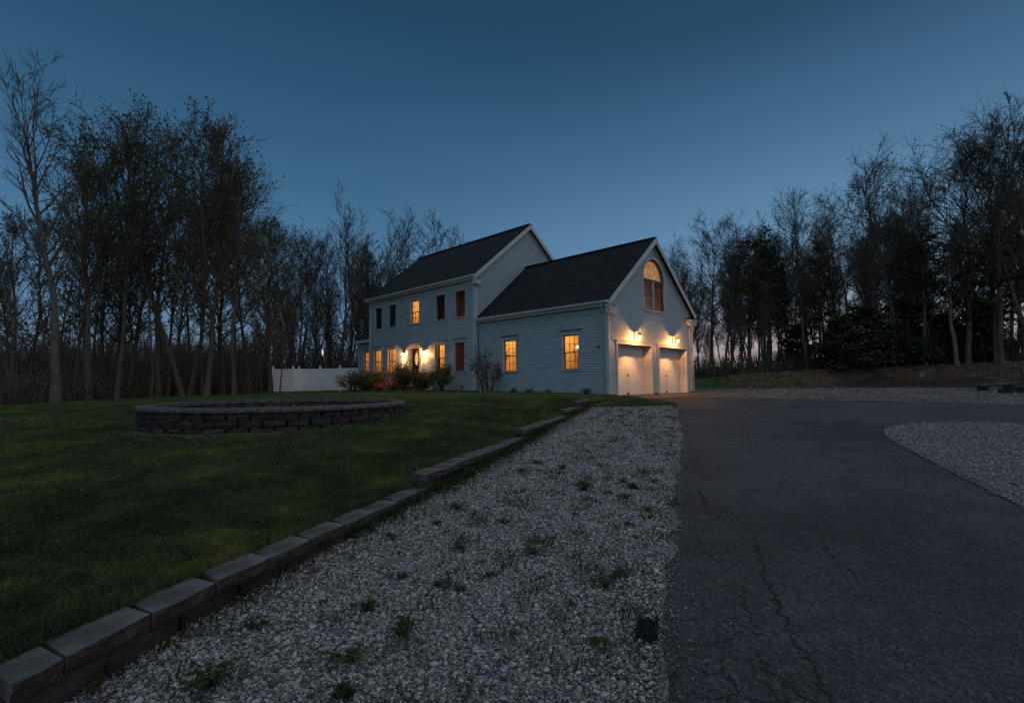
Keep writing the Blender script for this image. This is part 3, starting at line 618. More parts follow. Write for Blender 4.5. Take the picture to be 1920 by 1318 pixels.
ME, MS, MU = 6.2, .824, -.42         # main roof edge height, slope, eave u
GE, GS, GU = 3.93, .847, -.2
def main_top(u): return ME+(min(u, 7.66-u)-MU)*MS
def gar_top(u): return GE+(min(u, 7.32-u)-GU)*GS
UP = [(17.64, 0), (15.96, 0), (13.45, 3), (10.95, 1), (9.2, 1)]
LO = [(17.69, 3), (16.0, 3), (11.0, 3), (9.25, 2)]
GW = [(5.68, 3), (1.92, 3)]
wins = []
for s, k in UP: wins.append(('mf', s, .86, 4.12, 5.5, k, 0))
for s, k in LO: wins.append(('mf', s, .86, 1.22, 2.74, k, 1))
for s, k in GW: wins.append(('gf', s, .86, 1.12, 2.64, k, 1))
wins.append(('wf', 20.2, .8, 1.4, 2.72, 3, 1))
def ops(w): return [rect(s-wd/2, s+wd/2, z0, z1) for (ww, s, wd, z0, z1, k, c) in wins if ww == w]
DOOR = (12.95, 14.15, .45, 2.66)
siding('siding', 'mf', .2, 5.96, lambda z: 8.0, lambda z: 18.8, ops('mf')+[rect(DOOR[0], DOOR[1], .2, DOOR[3])])
siding('siding', 'gf', .1, 3.69, lambda z: 0, lambda z: 8.0, ops('gf'))
siding('siding', 'wf', .2, 3.4, lambda z: 18.8, lambda z: 21.4, ops('wf'))
# garage gable with door openings and arched window
ARC = (3.77, .95, 5.24); AZ0 = 3.85
zs_arc = [AZ0, ARC[2]]+[ARC[2]+ARC[1]*1.04*math.sin(t*PI/2/12) for t in range(1, 12)]+[ARC[2]+ARC[1]*1.04]
def arcf(z):
    if z <= ARC[2]: return (ARC[0]-ARC[1], ARC[0]+ARC[1])
    w = ARC[1]*math.sqrt(max(0, 1-((z-ARC[2])/(ARC[1]*1.04))**2)); return (ARC[0]-w, ARC[0]+w)
def gl(z): return max(0, GU+(z+.16-GE)/GS)
def gr(z): return 7.32-gl(z)
D1, D2, DH = (.64, 3.37), (4.06, 6.79), 2.18
siding('siding', 'gg', .1, gar_top(3.66)-.17, gl, gr, [rect(*D1, 0, DH), rect(*D2, 0, DH), (arcf, tuple(zs_arc))])
def mlf(z): return max(-.22, MU+(z+.16-ME)/MS)
siding('siding', 'mg', 3.2, main_top(3.83)-.17, mlf, lambda z: 7.66-mlf(z) if z > ME-.1 else 7.87)
siding('siding', 'ml', .2, main_top(3.83)-.17, mlf, lambda z: 7.66-mlf(z) if z > ME-.1 else 7.87)
siding('siding', 'gb', .1, 3.69, lambda z: 0, lambda z: 8.0); siding('siding', 'mb', .2, 5.96, lambda z: 8.0, lambda z: 18.8)
siding('siding', 'wl', .2, 3.4, lambda z: .4, lambda z: 6)
# foundation
mb = MB(); mb.box(-.19, 7.84, 8.03, 18.77, -.6, .197); mb.box(.03, 7.29, .03, 8.0, -.6, .03); mb.box(.43, 6, 18.8, 21.37, -.6, .197)
mb.box(.02, D1[0]-.02, .01, .3, -.3, .098); mb.box(D1[1]+.02, D2[0]-.02, .01, .3, -.3, .098); mb.box(D2[1]+.02, 7.3, .01, .3, -.3, .098); mb.box(.01, .3, .31, 7.99, -.3, .098); mb.box(7.0, 7.31, .31, 7.99, -.3, .098)
mb.build('foundation', M['concrete'], H)
# corner boards, friezes
for w_, *q_ in [('mf', 8.0, 8.15, .2, 5.75, -.01, .03), ('mg', -.25, -.1, .2, 5.75, -.01, .032), ('mf', 18.66, 18.8, .2, 5.75, -.01, .03), ('gf', 0, .14, .1, 3.5, -.01, .03), ('gg', -.03, .12, .1, 3.72, -.01, .032), ('gg', 7.2, 7.35, .1, 3.72, -.01, .032), ('wf', 21.26, 21.4, .2, 3.3, -.01, .03)]:
    mb = MB(); q_[-1] += .012; bx(mb, WALLS[w_], *q_); mb.build('corner_board', M['trim'], H)
for w_, *q_ in [('mf', 8.0, 18.8, 5.76, 5.955, -.01, .028), ('gf', 0, 7.99, 3.52, 3.688, -.01, .028), ('wf', 18.81, 21.4, 3.26, 3.398, -.01, .028)]:
    mb = MB(); bx(mb, WALLS[w_], *q_); mb.build('frieze', M['trim'], H)
# roofs
def roof(name, ring, v0, v1, mat_):
    me = bpy.data.meshes.new(name); n = len(ring); vs = [(u, v0, z) for u, z in ring]+[(u, v1, z) for u, z in ring]
    me.from_pydata(vs, [], [tuple(range(n)), tuple(range(n, 2*n))[::-1]]+[(i, n+i, n+(i+1) % n, (i+1) % n) for i in range(n)])
    me.materials.append(mat_); uv = me.uv_layers.new(name='UVMap')
    for l in me.loops:
        p = me.vertices[l.vertex_index].co; uv.data[l.index].uv = (p.y, p.z*1.55)
    me.update(); o = bpy.data.objects.new(name, me); COL.objects.link(o); o.parent = H; return o
def gable_ring(E, Sl, U, mid, th=.16):
    zr = E+(mid-U)*Sl; u2 = 2*mid-U
    return [(U, E), (mid, zr), (u2, E), (u2, E-th), (mid, zr-th), (U, E-th)]
r_main = roof('roof', gable_ring(ME, MS, MU, 3.83), 7.78, 19.02, M['roof'])
r_gar = roof('roof', gable_ring(GE, GS, GU, 3.66), -.22, 7.985, M['roof'])
r_wing = roof('roof', [(.15, 3.62), (3.2, 5.9), (6.2, 3.62), (6.2, 3.48), (3.2, 5.76), (.15, 3.48)], 18.82, 21.62, M['roof'])
mb = MB(); mb.box(3.7, 3.96, 7.78, 19.02, main_top(3.83)-.07, main_top(3.83)+.025); mb.build('ridge_cap', M['roof'], r_main)
mb = MB(); mb.box(3.54, 3.78, -.22, 7.985, gar_top(3.66)-.07, gar_top(3.66)+.025); mb.build('ridge_cap', M['roof'], r_gar)
# eave fascias with gutter lip, soffits
mb = MB()
mb.box(MU-.03, MU-.003, 7.78, 19.02, ME-.25, ME-.02); mb.box(MU+.0, -.2, 7.79, 19.01, ME-.25, ME-.225)
mb.box(GU-.03, GU-.003, -.22, 7.98, GE-.25, GE-.02); mb.box(GU, .02, -.21, 7.97, GE-.25, GE-.225)
mb.box(7.52+.003, 7.55, -.22, 7.98, GE-.25, GE-.02); mb.box(7.3, 7.52, -.21, 7.97, GE-.25, GE-.225)
mb.box(.12, .147, 18.83, 21.62, 3.39, 3.6); mb.box(.15, .42, 18.83, 21.6, 3.39, 3.41)
mb.build('fascia', M['trim'], H)
mb = MB()
mb.prism([(MU-.03, 7.79, ME-.04), (MU-.15, 7.79, ME-.04), (MU-.14, 7.79, ME-.12), (MU-.1, 7.79, ME-.16), (MU-.031, 7.79, ME-.16)], (0, 11.22, 0)); mb.build('gutter', M['trim'], H)
mb = MB()
mb.prism([(GU-.031, -.2, GE-.04), (GU-.15, -.2, GE-.04), (GU-.14, -.2, GE-.12), (GU-.1, -.2, GE-.16), (GU-.031, -.2, GE-.16)], (0, 8.1, 0)); mb.build('gutter', M['trim'], H)
# rake boards and cornice returns
def rake(v_face, E, Sl, U, mid, th=.27, outw=-1):
    mb = MB()
    for sgn in (1, -1):
        a = lambda u: (u if sgn > 0 else 2*mid-u)
        zt = lambda u: E+(u-U)*Sl-.012
        ring = [(a(U), v_face, zt(U)), (a(mid), v_face, zt(mid)), (a(mid), v_face, zt(mid)-th), (a(U), v_face, zt(U)-th+.02)]
        if sgn < 0: ring = ring[::-1]
        mb.prism(ring, (0, outw*.028, 0))
        # soffit of the rake and inner board on the wall
        ring = [(a(U+.2), v_face+.225, zt(U+.2)-.16), (a(mid), v_face+.225, zt(mid)-.16), (a(mid), v_face+.225, zt(mid)-.34), (a(U+.2), v_face+.225, zt(U+.2)-.34)]
        if sgn < 0: ring = ring[::-1]
        mb.prism(ring, (0, -.05, 0))
    mb.build('rake_boards', M['trim'], H)
rake(7.777, ME, MS, MU, 3.83); rake(-.223, GE, GS, GU, 3.66)
def cornice(u0, u1, v0, v1, z):
    mb = MB(); mb.box(u0, u1, v0, v1, z-.22, z); mb.box(u0-.02, u1+.03, v0-.03, v1, z+.002, z+.05)
    mb.add([(u0, v0, z+.052), (u1, v0, z+.052), (u1, v1, z+.16), (u0, v1, z+.16)], [(0, 1, 2, 3)], 1); mb.build('cornice_return', [M['trim'], M['roof']], H)
cornice(-.46, -.02, 7.72, 7.985, ME-.3); cornice(-.22, .4, -.26, -.035, GE-.3); cornice(6.92, 7.54, -.26, -.035, GE-.3)
# windows
KIND = {0: 'dark unlit sash window', 1: 'sash window glowing faint brown behind a drawn curtain', 2: 'sash window glowing deep orange behind a curtain', 3: None}
for (w, s, wd, z0, z1, k, cap) in wins:
    fn = WALLS[w]; s0, s1 = s-wd/2, s+wd/2; c = .09
    mb = MB()
    bx(mb, fn, s0-c, s0, z0, z1, -.02, .042); bx(mb, fn, s1, s1+c, z0, z1, -.02, .042); bx(mb, fn, s0-c, s1+c, z1, z1+c*1.1, -.02, .043)
    t = .012
    bx(mb, fn, s0-t, s0, z0, z1, -.14, -.021); bx(mb, fn, s1, s1+t, z0, z1, -.14, -.021); bx(mb, fn, s0, s1, z1, z1+t, -.14, -.021); bx(mb, fn, s0, s1, z0-t, z0, -.14, -.021)
    W = mb.build('window', M['casing'], H)
    if KIND[k]: W['label'] = KIND[k]
    mb = MB(); bx(mb, fn, s0-.14, s1+.14, z0-.055, z0-.002, -.02, .06); mb.build('sill', M['casing'], W)
    if cap:
        mb = MB(); bx(mb, fn, s0-.17, s1+.17, z1+.19, z1+.235, 0, .085); bx(mb, fn, s0-.14, s1+.14, z1+.105, z1+.188, 0, .035, 1); mb.build('drip_cap', [M['drip'], M['casing']], W)
    mb = MB(); zm = (z0+z1)/2
    for (a, b, oo) in ((z0, zm+.02, -.085), (zm-.02, z1, -.055)):
        f = .042
        bx(mb, fn, s0, s0+f, a, b, oo-.03, oo); bx(mb, fn, s1-f, s1, a, b, oo-.03, oo); bx(mb, fn, s0+f, s1-f, a, a+f, oo-.03, oo); bx(mb, fn, s0+f, s1-f, b-f, b, oo-.03, oo)
        for q in (1, 2): x = s0+f+(wd-2*f)*q/3; bx(mb, fn, x-.009, x+.009, a+f, b-f, oo-.022, oo-.006)
        zq = (a+b)/2; bx(mb, fn, s0+f, s1-f, zq-.009, zq+.009, oo-.024, oo-.004)
    mb.build('sash', M['sash'], W)
    mb = MB(); mb.add([fn(s0+.03, z0+.03, -.098), fn(s1-.03, z0+.03, -.098), fn(s1-.03, zm, -.098), fn(s0+.03, zm, -.098)], [(0, 1, 2, 3)])
    mb.add([fn(s0+.03, zm, -.068), fn(s1-.03, zm, -.068), fn(s1-.03, z1-.03, -.068), fn(s0+.03, z1-.03, -.068)], [(0, 1, 2, 3)]); mb.build('pane', M['glass'], W)
    # the room behind: plaster box with a ceiling lamp, so that depth and light are real
    dp = {0: 1.5, 1: .5, 2: .5, 3: 1.5}[k]; e = .38; o0, o1 = -.16, -.16-dp
    a, b, zl_, zh = s0-e, s1+e, z0-.3, z1+.42
    mb = MB(); q = [fn(a, zl_, o1), fn(b, zl_, o1), fn(b, zh, o1), fn(a, zh, o1), fn(a, zl_, o0), fn(b, zl_, o0), fn(b, zh, o0), fn(a, zh, o0)]
    mb.add(q, [(0, 1, 2, 3), (0, 4, 5, 1), (3, 2, 6, 7), (0, 3, 7, 4), (1, 5, 6, 2)])
    qf = [fn(s0-t, z0-t, o0), fn(s1+t, z0-t, o0), fn(s1+t, z1+t, o0), fn(s0-t, z1+t, o0)]; mb.add(q[4:]+qf, [(0, 1, 5, 4), (1, 2, 6, 5), (2, 3, 7, 6), (3, 0, 4, 7)])
    mb.build('room', {0: M['room_dark'], 1: M['room_dim'], 2: M['room_dim'], 3: M['room']}[k], W)
    if k:
        mb = MB(); om = o0-dp*.45; hz = zh-.06
        lw_ = .07 if (k == 1 and s > 10) else .16; mb.add([fn(s-lw_, hz, om-.1), fn(s+lw_, hz, om-.1), fn(s+lw_, hz, om+.1), fn(s-lw_, hz, om+.1)], [(0, 1, 2, 3)]); mb.build('indoor_lamp', {1: M['room_lamp_faint'], 2: M['room_lamp_dim'], 3: M['room_lamp']}[k], W)
    if w == 'mf' and abs(s-11.0) < .1:      # stair rail seen inside
        mb = MB()
        for i in range(7): x = s1+.1-i*.12; z = 1.25+.6-i*.09; p = fn(x, z-.9, -.75); q2 = fn(x, z, -.75); mb.tube([p, q2], [.016, .016], 5)
        mb.tube([fn(s1+.2, 2.0, -.75), fn(s0-.2, 1.28, -.75)], [.035, .035], 6); mb.build('stair_rail', M['wood_int'], W)
        mb = MB(); bx(mb, fn, s1-.2, s1-.03, z0+.05, z1-.05, -.16, -.14); mb.build('curtain', M['room_dark'], W)
    if k == 3 and (w == 'wf' or s > 15.5 or (w == 'gf' and s > 3)):
        mb = MB()
        for c0_, c1_ in ((s0-.05, s0+.2), (s1-.2, s1+.05)):
            nn_ = 9; vs = []
            for q_ in range(nn_+1): x_ = c0_+(c1_-c0_)*q_/nn_; oo_ = -.24+.02*math.sin(q_*2.6); vs += [fn(x_, z0-.05, oo_), fn(x_, z1+.1, oo_)]
            mb.add(vs, [(2*q_, 2*q_+2, 2*q_+3, 2*q_+1) for q_ in range(nn_)])
        if w == 'gf': pass
        else: mb.build('curtain', M['curtain'], W)
    if w == 'gf' and s < 3:
        mb = MB(); bx(mb, fn, s1-.18, s1-.06, z0-.1, z1-.35, -1.0, -.95); bx(mb, fn, s0-.2, s1+.2, z1-.42, z1-.36, -1.2, -1.1); bx(mb, fn, s0-.1, s0+.34, z1-.38, z1-.26, -.8, -.6); bx(mb, fn, s0+.28, s0+.31, z1-.3, z1+.2, -.7, -.67); bx(mb, fn, s0+.4, s0+.43, z1-.3, z1+.2, -.7, -.67); mb.build('interior_woodwork', M['wood_int'], W)
        mb = MB(); mb.lathe([(.0, .0), (.07, .01), (.1, .06), (.06, .12), (.0, .13)], 12, fn(s+.08, z1-.56, -.6)); mb.build('pendant_lamp', M['pendant'], W)
    if w == 'mf' and abs(s-17.69) < .1:
        mb = MB(); mb.lathe([(0, 0), (.05, .02), (.06, .08), (0, .13)], 10, fn(s0+.12, z0+.75, -.5)); mb.build('table_lamp', M['pendant'], W)
# arched window
fn = WALLS['gg']; cx_, rr_, zc_ = ARC
def arc_pts(r, n=20, z0=AZ0): return [(cx_-r, z0)]+[(cx_-r*math.cos(PI*i/n), zc_+r*1.04*math.sin(PI*i/n)) for i in range(n+1)]+[(cx_+r, z0)]
def band(mb, ra, rb_, o0, o1, za, zb, mi=0):
    A_ = arc_pts(ra, 20, za); B_ = arc_pts(rb_, 20, zb); n = len(A_)
    vs = [fn(s, z, o) for o in (o0, o1) for P_ in (A_, B_) for s, z in P_]
    fs = []
    for i in range(n-1): fs += [(i, i+1, n+i+1, n+i), (2*n+i, 3*n+i, 3*n+i+1, 2*n+i+1), (i, 2*n+i, 2*n+i+1, i+1), (n+i, n+i+1, 3*n+i+1, 3*n+i)]
    mb.add(vs, fs, mi)
mb = MB(); band(mb, rr_, rr_+.09, -.12, .042, AZ0, AZ0); bx(mb, fn, cx_-rr_-.12, cx_+rr_+.12, AZ0-.07, AZ0-.001, -.02, .055)
W = mb.build('window', M['trim'], H); W['label'] = 'arched gable window with half round glowing top light'
mb = MB(); band(mb, rr_-.075, rr_-.001, -.1, -.06, AZ0+.04, AZ0+.04)
bx(mb, fn, cx_-rr_, cx_+rr_, zc_-.07, zc_+.05, -.1, -.055); bx(mb, fn, cx_-rr_, cx_+rr_, AZ0, AZ0+.05, -.1, -.055)
zq = (AZ0+zc_)/2
for a_, b_ in ((cx_-rr_+.04, cx_-.05), (cx_+.05, cx_+rr_-.04)): bx(mb, fn, a_, b_, zq-.025, zq+.025, -.1, -.062)
mb.build('sash', M['sash'], W)
mb = MB(); bx(mb, fn, cx_-.05, cx_+.05, AZ0+.05, zc_-.05, -.1, -.02); mb.build('mullion', M['trim'], W)
mb = MB(); ap = arc_pts(rr_-.02); mb.add([fn(s, z, -.08) for s, z in ap], [tuple(range(len(ap)))]); mb.build('pane', M['glass'], W)
mb = MB(); ap = [(s, z) for s, z in arc_pts(rr_-.01, 20) if z >= zc_-.001]; mb.add([fn(s, z, -.16) for s, z in ap], [tuple(range(len(ap)))]); mb.build('sheer_curtain', M['sheer'], W)
mb = MB(); a, b, zl_, zh, o0, o1 = cx_-1.15, cx_+1.15, AZ0-.3, zc_+.02, -.17, -.75
q = [fn(a, zl_, o1), fn(b, zl_, o1), fn(b, zh, o1), fn(a, zh, o1), fn(a, zl_, o0), fn(b, zl_, o0), fn(b, zh, o0), fn(a, zh, o0)]
mb.add(q, [(0, 1, 2, 3), (0, 4, 5, 1), (3, 2, 6, 7), (0, 3, 7, 4), (1, 5, 6, 2)]); mb.build('room', M['room_dim'], W)
mb = MB(); mb.add([fn(cx_-.5, zl_+.05, -.55), fn(cx_+.5, zl_+.05, -.55), fn(cx_+.5, zl_+.05, -.4), fn(cx_-.5, zl_+.05, -.4)], [(0, 1, 2, 3)]); mb.build('indoor_lamp', M['room_lamp_dim'], W)  # unseen lamp panel on the room floor, lighting the dim room from below
# garage doors
def lantern(fn, s, z, parent, bulb, po=.17):
    mb = MB(); bx(mb, fn, s-.05, s+.05, z-.1, z+.2, .016, .035)
    mb.tube([fn(s, z+.12, .03), fn(s, z+.2, po*.6), fn(s, z+.17, po)], [.012]*3, 6)
    c = fn(s, z, po)
    mb.lathe([(.02, .19), (.03, .165), (.06, .15), (.125, .105), (.128, .098), (.0, .12)], 14, c)
    mb.lathe([(.086, -.102), (.094, -.102), (.094, -.09), (.086, -.09), (.086, -.102)], 14, c)
    for i in range(4):
        a = PI/4+i*PI/2; x, y = .094*math.cos(a), .094*math.sin(a); mb.tube([(c[0]+x, c[1]+y, c[2]-.1), (c[0]+x*1.04, c[1]+y*1.04, c[2]+.105)], [.006, .006], 4)
    LN = mb.build('wall_lantern', M['metal_dark'], parent)
    mb = MB(); mb.lathe([(.088, -.092), (.09, 0), (.094, .1)], 16, c); mb.build('glass_shade', M['lantern_glass'], LN)
    mb = MB(); mb.lathe([(.0, -.03), (.01, -.026), (.015, -.01), (.014, .01), (.008, .028), (.0, .034)], 10, c); mb.build('bulb', bulb, LN)
for (a, b) in (D1, D2):
    mb = MB(); c = .11
    bx(mb, fn, a-c, a, .02, DH, -.02, .042); bx(mb, fn, b, b+c, .02, DH, -.02, .042); bx(mb, fn, a-c, b+c, DH, DH+.13, -.02, .044); bx(mb, fn, a-c-.03, b+c+.03, DH+.131, DH+.165, -.02, .07)
    bx(mb, fn, a-.02, a, -.02, DH, -.42, -.021); bx(mb, fn, b, b+.02, -.02, DH, -.42, -.021); bx(mb, fn, a, b, DH, DH+.02, -.42, -.021)
    GDF = mb.build('door_frame', M['trim'], H)
    mb = MB(); 
    for i in range(4): z = .03+i*.5375; bx(mb, fn, a+.002, b-.002, z, z+.5345, -.415, -.375)
    bx(mb, fn, a+.002, b-.002, .03, DH-.002, -.43, -.418)
    GD = mb.build('garage_door', M['door_white'], H, bevel=.004)
    m_ = (a+b)/2
    mb = MB(); bx(mb, fn, m_-.06, m_+.06, .86, .92, -.374, -.35); mb.build('handle', M['metal_dark'], GD)
    mb = MB(); bx(mb, fn, m_-.006, m_+.006, .121, .859, -.374, -.366); mb.build('lock_rod', M['casing'], GD)
    mb = MB(); bx(mb, fn, m_-.07, m_+.07, .035, .12, -.374, -.35); mb.build('foot_latch', M['metal_dark'], GD)
    mb = MB(); bx(mb, fn, a+.003, b-.003, -.01, .029, -.41, -.38); mb.build('bottom_seal', M['black_plastic'], GD)
lantern(fn, 1.97, 2.5, H, M['bulb'], .3); lantern(fn, 5.38, 2.5, H, M['bulb'], .3)
# front door
fn = WALLS['mf']; a, b, z0, z1 = DOOR
mb = MB()
bx(mb, fn, a-.24, a, .25, z1, -.02, .06); bx(mb, fn, b, b+.24, .25, z1, -.02, .06); bx(mb, fn, a-.26, b+.26, z1, z1+.2, -.02, .07); bx(mb, fn, a-.34, b+.34, z1+.201, z1+.25, -.02, .16)
bx(mb, fn, a-.015, a, .45, z1, -.2, -.021); bx(mb, fn, b, b+.015, .45, z1, -.2, -.021); bx(mb, fn, a, b, z1, z1+.015, -.2, -.021)
DF = mb.build('door_frame', M['trim'], H)
mb = MB(); bx(mb, fn, a+.02, b-.22, z0, z1-.03, -.17, -.12); 
for (p0, p1) in ((.62, 1.25),):
    for x0, x1 in ((a+.14, a+.44), (a+.54, a+.84)): bx(mb, fn, x0, x1, p0, p1, -.1195, -.105)
FD = mb.build('front_door', M['door_dark'], H, bevel=.006)
mb = MB(); xm = (a+.02+b-.22)/2; n = 24; vs = [fn(xm+.17*math.cos(2*PI*i/n), 2.02+.38*math.sin(2*PI*i/n), -.112) for i in range(n)]; mb.add(vs, [tuple(range(n))])
M['oval'] = emit('oval_lit_glass', (1, .6, .24), .75); mb.build('oval_glass', M['oval'], FD)
mb = MB(); vs = []
for r in (1.0, 1.16):
    for i in range(n): vs.append(fn(xm+.17*r*math.cos(2*PI*i/n), 2.02+.38*r*math.sin(2*PI*i/n), -.1))
mb.add(vs, [(i, (i+1) % n, n+(i+1) % n, n+i) for i in range(n)]); mb.build('oval_frame', M['metal_dark'], FD)
mb = MB(); mb.lathe([(0, -.03), (.03, -.02), (.035, 0), (.03, .02), (0, .03)], 10, fn(a+.1, 1.4, -.07)); mb.build('handle', M['metal_dark'], FD)
mb = MB(); bx(mb, fn, b-.2, b-.14, z0, z1-.03, -.16, -.1); bx(mb, fn, b-.05, b-.002, z0, z1-.03, -.16, -.1); bx(mb, fn, b-.14, b-.05, z0, z0+.6, -.16, -.1); SL = mb.build('sidelight', M['trim'], H)
mb = MB(); mb.add([fn(b-.14, z0+.6, -.13), fn(b-.05, z0+.6, -.13), fn(b-.05, z1-.05, -.13), fn(b-.14, z1-.05, -.13)], [(0, 1, 2, 3)]); mb.build('pane', M['room_dark'], SL)
mb = MB(); bx(mb, fn, a-.5, b+.5, -.2, .42, .02, 1.1); bx(mb, fn, a-.5, b+.5, -.2, .25, 1.102, 1.5); mb.build('step', M['concrete'], H, bevel=.01)
lantern(fn, 14.55, 2.34, H, M['porch_bulb']); lantern(fn, 12.42, 2.34, H, M['porch_bulb'])
# downspouts
mb = MB(); mb.tube([(-.29, .12, GE-.16), (-.29, .12, GE-.3), (-.08, .12, GE-.55), (-.08, .12, .12), (-.2, .1, -.02)], [.028]*5, 8); mb.build('downspout', M['casing'], H, smooth=True)
mb = MB(); mb.tube([(7.5, -.08, GE-.25), (7.5, -.08, GE-.4), (7.4, -.08, GE-.6), (7.4, -.08, .12), (7.48, -.25, .0)], [.028]*5, 8); mb.build('downspout', M['casing'], H, smooth=True)
mb = MB(); bx(mb, WALLS['gf'], .42, .5, 2.0, 2.08, .015, .09); mb.build('outdoor_socket', M['metal_dark'], H)
mb = MB(); bx(mb, WALLS['gg'], .19, .25, 2.42, 2.56, .016, .05); mb.build('door_sensor', M['trim'], H)
mb = MB(); bx(mb, WALLS['mf'], 8.95, 9.1, .35, .43, .016, .06); mb.build('dryer_vent', M['metal_dark'], H)

# ------------------------------------------------------------------ fence and other small things
def vinyl_fence(name, pts, label):
    E = empty(name, (pts[0][0], pts[0][1], G(*pts[0]))); tag(E, label, 'fence'); ox, oy, oz = E.location
    for i, p in enumerate(pts):
        z = zlawn(*p)-oz; mb = MB(); x, y = p[0]-ox, p[1]-oy; mb.box(x-.065, x+.065, y-.065, y+.065, z-.2, z+1.92)
        P_ = mb.build('post', M['vinyl'], E); mb = MB(); mb.lathe([(.085, 1.921), (.09, 1.96), (.05, 2.0), (.03, 2.03), (.05, 2.07), (.0, 2.12)], 8, (x, y, z)); mb.build('post_cap', M['vinyl'], P_)
    for (p, q) in zip(pts[:-1], pts[1:]):
        d = Vector((q[0]-p[0], q[1]-p[1], 0)); l = d.length; d.normalize(); n_ = Vector((d.y, -d.x, 0)); mb = MB(); z = zlawn((p[0]+q[0])/2, (p[1]+q[1])/2)-oz+.05
        nb_ = max(3, int((l-.14)/.17)); b0 = Vector((p[0]-ox, p[1]-oy, 0))
        for k in range(nb_):
            t0 = .07+(l-.14)*k/nb_; t1 = .07+(l-.14)*(k+1)/nb_-.006
            A_ = b0+d*t0-n_*.018; B_ = b0+d*t1-n_*.018; mb.prism([A_+Vector((0, 0, z)), B_+Vector((0, 0, z)), B_+Vector((0, 0, z+1.68)), A_+Vector((0, 0, z+1.68))], n_*.036)
        for zz_ in (z-.02, z+1.66):
            A_ = b0+d*.066-n_*.03; B_ = b0+d*(l-.066)-n_*.03; mb.prism([A_+Vector((0, 0, zz_)), B_+Vector((0, 0, zz_)), B_+Vector((0, 0, zz_+.12)), A_+Vector((0, 0, zz_+.12))], n_*.06)
        mb.build('panel', M['vinyl'], E)
    return E
d1 = 40.5; d2 = 41.6
vinyl_fence('vinyl_fence', [(at(512, d1), d1), (at(549.5, d1), d1), (at(560.5, d2), d2), (at(600, d2), d2), (at(637, d2), d2), (at(677, d2), d2), (at(716, d2), d2)], 'white vinyl privacy fence with capped posts beside the house')
PF = empty('picket_fence', (at(444, 52), 52, zlawn(at(444, 52), 52))); tag(PF, 'short white picket fence far off between the left trees', 'fence')
for i in range(8):
    mb = MB(); x = -.75+i*.2; mb.add([(x-.06, 0, 0), (x+.06, 0, 0), (x+.06, 0, .95), (x, 0, 1.05), (x-.06, 0, .95), (x-.06, .03, 0), (x+.06, .03, 0), (x+.06, .03, .95), (x, .03, 1.05), (x-.06, .03, .95)], [(0, 1, 2, 3, 4), (9, 8, 7, 6, 5), (0, 5, 6, 1), (1, 6, 7, 2), (2, 7, 8, 3), (3, 8, 9, 4), (4, 9, 5, 0)]); mb.build('picket', M['vinyl'], PF)
mb = MB(); mb.box(-.85, .75, .031, .07, .2, .3); mb.box(-.85, .75, .031, .07, .7, .8); mb.build('rail', M['vinyl'], PF)
LP = empty('lamp_post', (at(604, 58), 58, zlawn(at(604, 58), 58))); tag(LP, 'slim far off post with a white light among trees above the fence', 'lamp post')
mb = MB(); mb.tube([(0, 0, 0), (0, 0, 3.9)], [.05, .04], 6); mb.build('pole', M['bark_grey'], LP)
mb = MB(); mb.tube([(0, 0, 4.62), (0, 0, 4.7)], [.16, .05], 8); hd = mb.build('lamp_head', M['metal_dark'], LP)
mb = MB(); mb.lathe([(.03, 3.9), (.1, 4.05), (.1, 4.25), (.05, 4.6), (0, 4.62)], 8); mb.build('bulb', M['pole_bulb'], hd)
dmx = at(1727, 33.5); MK = empty('driveway_marker', (dmx, 33.5, zd(33))); tag(MK, 'blue round reflector on a dark stake before the leafy bank', 'reflector')
mb = MB(); mb.tube([(0, 0, 0), (0, 0, .95)], [.03, .03], 6); mb.build('stake', M['metal_dark'], MK)
mb = MB(); mb.tube([(0, -.03, .88), (0, -.06, .88)], [.19, .19], 16); mb.build('disc', M['blue_disc'], MK, smooth=False)
# dark block kerb and flat stone at the right edge of the yard
sx, sy = at(1870, 21.5), 21.0; SWL = empty('block_kerb', (sx, sy, zd(20)-.05)); tag(SWL, 'low dark stone kerb at the right edge of the gravel yard', 'wall')
mb = MB()
for row in range(2):
    for i in range(9): rough_block(mb, (.2+i*.5+(row % 2)*.2, .12*i, row*.24), (1, .12, 0), .48, .5, .235, rnd, 0, .05)
mb.build('stone_courses', [M['block'], M['block2']], SWL)
SL_ = empty('stone_slab', (at(1868, 24.5), 24.5, zd(24)+.25)); tag(SL_, 'flat pale stone slab lying behind the dark stone kerb', 'stone slab')
mb = MB(); rough_block(mb, (0, 0, 0), (1, .05, 0), 1.5, .9, .14, rnd, 0, .05); rough_block(mb, (.1, .05, -.28), (1, .05, 0), .9, .7, .28, rnd, 0, .05); mb.build('slab', [M['cap']], SL_)

# ------------------------------------------------------------------ trees
class TB:
    def __init__(s): s.v = []; s.q = []; s.n = 0; s.lv = []; s.ln = 0
    def tube(s, P, R, k):
        P = np.array(P); R = np.array(R); n = len(P)
        D = np.gradient(P, axis=0); D /= np.linalg.norm(D, axis=1)[:, None]+1e-9
        ref = np.array([.31, .95, .05]) if abs(D[0, 2]) > .6 else np.array([0, 0, 1.])
        a = np.cross(D, ref); a /= np.linalg.norm(a, axis=1)[:, None]+1e-9; b = np.cross(D, a)
        t = np.arange(k)*2*PI/k
        V = P[:, None]+(a[:, None]*np.cos(t)[None, :, None]+b[:, None]*np.sin(t)[None, :, None])*R[:, None, None]
        i = np.arange(n-1)[:, None]*k; j = np.arange(k)[None]; j2 = (j+1) % k
        q = np.stack([i+j, i+j2, i+k+j2, i+k+j], -1).reshape(-1, 4)+s.n
        s.v.append(V.reshape(-1, 3)); s.q.append(q); s.n += n*k
